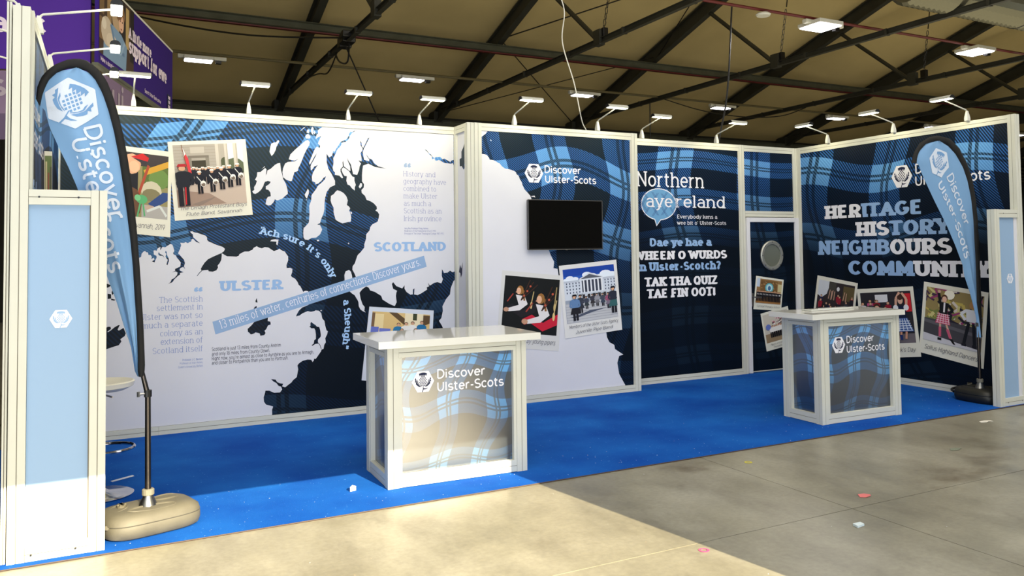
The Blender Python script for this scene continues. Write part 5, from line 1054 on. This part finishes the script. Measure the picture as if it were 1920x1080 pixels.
    b = MB(); b.loft(rings, BLACKF); b.build('sleeve', t, smooth=True, fix=True)
    bx = o2[-1].x*.5+i2[-1].x*.5
    b = MB(); b.tube([(bx, fy, o2[-1].y+.05), (polex-.004, fy, .8), (polex, fy, zb)], [.012, .0155, .0175], mat('pole_metal', (70, 66, 64), .22, .9), 12); b.build('pole', t, smooth=True)
    b = MB(); b.tube([(polex-.004, fy, .79), (polex-.004, fy, .83)], .022, BLKP, 10); b.tube([(polex-.004, fy, .81), (polex-.05, fy-.01, .81)], .008, STEEL, 6); b.tube([(polex-.055, fy-.01, .795), (polex-.055, fy-.01, .825)], .010, STEEL, 6); b.build('clamp', t)
    # water base
    t = thing('flag_base', (base_xy[0], base_xy[1], .0062), base_label, 'flag base', rz=base_rz); BC = base_col
    def sup(a, c, z, n_=28, e=.55, dx=0): 
        R = []
        for k in range(n_):
            q = 2*math.pi*k/n_; cs, sn = math.cos(q), math.sin(q); R.append((dx+a*abs(cs)**e*(1 if cs > 0 else -1), c*abs(sn)**e*(1 if sn > 0 else -1), z))
        return R
    so = Matrix.Rotation(-base_rz, 2) @ Vector((polex-base_xy[0], fy-base_xy[1])); b = MB()
    b.loft([sup(A_*.90, C_*.88, 0), sup(A_*.97, C_*.96, .012), sup(A_, C_, .04), sup(A_, C_, .072), sup(A_*.985, C_*.98, .079), sup(A_, C_, .086), sup(A_*.97, C_*.96, .112), sup(A_*.86, C_*.84, .135), sup(A_*.6, C_*.6, .147), sup(.001, .001, .150)], BC)
    b.build('water_tank', t, smooth=True)
    b = MB()
    for cx, cy, ra, rb, r0 in ((.12, .05, .09, .05, .3), (-.02, -.10, .13, .035, -.1), (-.17, .02, .06, .05, .9)):
        R = []
        for q in range(17): a = q*math.pi/8; x = cx+ra*math.cos(a)*math.cos(r0)-rb*math.sin(a)*math.sin(r0); y = cy+ra*math.cos(a)*math.sin(r0)+rb*math.sin(a)*math.cos(r0); e = max(abs(x)/A_, abs(y)/C_); R.append((x, y, .150-.020*max(0, e-.45)**1.3*4))
        b.tube(R, .006, BC, 5)
    b.build('moulded_rib', t, smooth=True)
    b = MB(); b.lathe([(.055, .135), (.05, .150), (.028, .20), (.026, .212)], (so.x, so.y, 0), STEEL if BC != BLKP else BLKP, 20); b.build('socket', t, smooth=True)
    b = MB(); b.lathe([(.030, .205), (.034, .208), (.034, .238), (.028, .242), (.018, .242)], (so.x, so.y, 0), mat('collar_grey', (112, 110, 98), .5) if BC != BLKP else BLKP, 14); b.build('collar_nut', t)
    b = MB(); b.lathe([(.026, .146), (.026, .158), (.0, .159)], (-.145, .03, 0), mat('cap_dark', (86, 82, 68), .6), 14)
    for k in range(3): a = k*math.pi/3; b.box((-.145-.022*math.cos(a)-.003, .03-.022*math.sin(a)-.003, .158), (-.145+.022*math.cos(a)+.003, .03+.022*math.sin(a)+.003, .166), MATS['cap_dark'])
    b.build('filler_cap', t)
    b = MB(); b.tube(catmull([(-.235, -.1, .07), (-.285, -.075, .085), (-.285, .0, .10), (-.225, .045, .115)], 5), .014, BC, 7); b.build('handle', t, smooth=True)
TANK = mat('tank_khaki', (88, 85, 74), .62, noise=(9, .12), bump=(90, .3, .002)); TANKB = mat('tank_black', (18, 19, 17), .5, noise=(6, .4))
flag(.2485, F1O, F1I, F1F, F1D, F1U, (.272, 2.519), .262, -22*D2R, 'tall sky blue sail flag with black edge at the left, nearest the viewer', (.69, .29), .30, TANK, 'khaki water filled flag base standing in the sunlight at the left', .682, .16, 0)
flag(.235, F2O, F2I, F2F, F2D, F2U, F2L, .262*1.025, -16*D2R, 'sky blue sail flag with black edge at the right, in front of the neighbours lettering', (8.525, .285), 4.64, TANKB, 'black water filled flag base beside the right front panel', 8.46, .16, 1.7, A_=.235, C_=.175)
# ------------------------------------------------------------------ bar stools
def stool(x, y, rz, label):
    t = thing('bar_stool', (x, y, .006), label, 'stool', 'white bar stools', rz=rz); WS = mat('stool_white', (226, 222, 206), .3, spec=.6)
    b = MB(); b.lathe([(0, 0), (.21, 0), (.215, .008), (.19, .018), (.06, .03), (.035, .05), (0, .05)], (0, 0, 0), CHROME, 32); b.build('base', t, smooth=True)
    b = MB(); b.tube([(0, 0, .04), (0, 0, .42)], .028, CHROME, 16); b.tube([(0, 0, .42), (0, 0, .70)], .018, CHROME, 16); b.build('column', t, smooth=True)
    b = MB(); b.tube([(.17*math.cos(a*math.pi/12)+.05, .17*math.sin(a*math.pi/12), .31) for a in range(25)], .011, CHROME, 8); b.tube([(.0, 0, .31), (-.12, 0, .31)], .011, CHROME, 8); b.tube([(0, 0, .31), (.05, .17, .31)], .011, CHROME, 8); b.build('footrest', t, smooth=True)
    b = MB(); n = 24; R = []
    for z, s in ((.70, .35), (.71, .75), (.735, .98), (.765, 1.02), (.772, .97), (.752, .7), (.745, .1)):
        R.append([(.215*s*math.cos(2*math.pi*k/n), .20*s*math.sin(2*math.pi*k/n), z+(.05 if s > .9 and k in (10, 11, 12, 13, 14) else 0)) for k in range(n)])
    b.loft(R, WS); b.build('seat', t, smooth=True)
    b = MB(); R = []
    for k in range(9): a = (135+90*k/8)*D2R; R.append([(.215*math.cos(a), .20*math.sin(a), .76), (.25*math.cos(a), .23*math.sin(a), .90-.05*abs(k-4)/4), (.262*math.cos(a), .242*math.sin(a), .90-.05*abs(k-4)/4), (.232*math.cos(a), .215*math.sin(a), .76)])
    b.loft(R, WS); b.build('backrest', t, smooth=True)
    b = MB(); b.tube([(0, -.02, .69), (0, -.16, .68)], .006, CHROME, 6); b.build('gas_lever', t)
stool(.42, 1.20, .5, 'white bar stool mostly hidden behind the low panel at the left')
stool(7.36, 1.28, 2.6, 'white bar stool whose seat edge shows beside the right counter')
t = thing('leaflet_tray', (6.62, .60, 1.0228), 'low white tray lying at the back of the right counter top', 'tray')
b = MB(); b.box((-.22, -.06, 0), (.36, .06, .012), WHITEPL); b.build('tray', t, bevel=.003); b = MB(); b.box((-.20, -.045, .012), (.34, .045, .016), GLOSSW); b.build('leaflet', t)
# ------------------------------------------------------------------ litter
def scrap(name, x, y, pts_, col, label, cat='litter', z=.0015, rz=0, th=.002):
    b = MB(); c, s = math.cos(rz), math.sin(rz); n = len(pts_)
    b.loft([[(x+(p*c-q*s), y+(p*s+q*c), z+h+.004*((k*7) % 3)/3) for k, (p, q) in enumerate(pts_)] for h in (0, th)], flat(col)); return b.build(name, None, label=label, cat=cat)
scrap('paper_scrap', 7.62, -.387, [(-.07, 0), (-.03, -.03), (.02, -.015), (.07, -.03), (.08, .01), (.02, .03), (-.05, .03)], (232, 226, 214), 'torn white paper scrap on the concrete at the right')
scrap('sticker', 4.826, -1.423, [(-.05, -.01), (-.02, -.035), (.03, -.03), (.055, 0), (.03, .03), (-.02, .035)], (214, 120, 120), 'reddish sticker on the concrete near the joint crossing')
scrap('wrapper', 4.323, -1.822, [(-.03, -.02), (.03, -.015), (.035, .02), (-.02, .025)], (206, 220, 226), 'small crumpled silver wrapper on the concrete', th=.012)
scrap('paper_scrap', 1.947, .421, [(-.02, -.015), (.022, -.01), (.004, .02)], (240, 240, 240), 'tiny upright white paper scrap on the sunlit carpet', z=.007, th=.03)
scrap('leaf', 6.437, -.921, [(-.06, -.01), (0, -.035), (.07, -.01), (.05, .03), (-.02, .03)], (126, 132, 116), 'flattened grey green leaf of plastic on the concrete')
scrap('tape_strip', .56, 1.60, [(-.08, -.015), (.09, -.02), (.1, .012), (-.07, .02)], (196, 206, 226), 'pale scuffed strip on the carpet behind the left low panel', z=.0065, rz=.6)
for x, y, c, lb in ((3.306, -1.672, (222, 84, 130), 'small pink ring printed on paper, on the sunlit concrete'), (4.769, -.376, (206, 196, 72), 'small yellow ring on the concrete close to the carpet edge')):
    b = MB(); n = 14; b.loft([[(x+r*math.cos(2*math.pi*k/n), y+r*math.sin(2*math.pi*k/n), z) for k in range(n)] for r, z in ((.030, .0012), (.030, .0022), (.018, .0022), (.018, .0012))], flat(c), caps=False); b.build('paper_ring', None, label=lb, cat='litter')
rr = random.Random(11); b = MB()
for k in range(260):
    x = rr.uniform(.5, 8.6); y = -.05+abs(rr.gauss(0, .7)); y = min(y, 2.6)
    if k % 6 == 0: x, y, z = rr.uniform(1, 8.5), rr.uniform(-2.4, -.15), .0008
    else: z = .0056
    r = rr.uniform(.002, .0055); a = rr.random()*6; b.add([(x+r*math.cos(a+q*2.1), y+r*math.sin(a+q*2.1)*rr.uniform(.5, 1.4), z+.0015*(q == 1)) for q in range(3)], [(0, 1, 2)], flat((216, 220, 226)) if k % 4 else flat((206, 176, 150)))
b.build('carpet_debris', None, kind='stuff', label='pale crumbs and paper flecks scattered over the carpet and concrete', cat='debris')
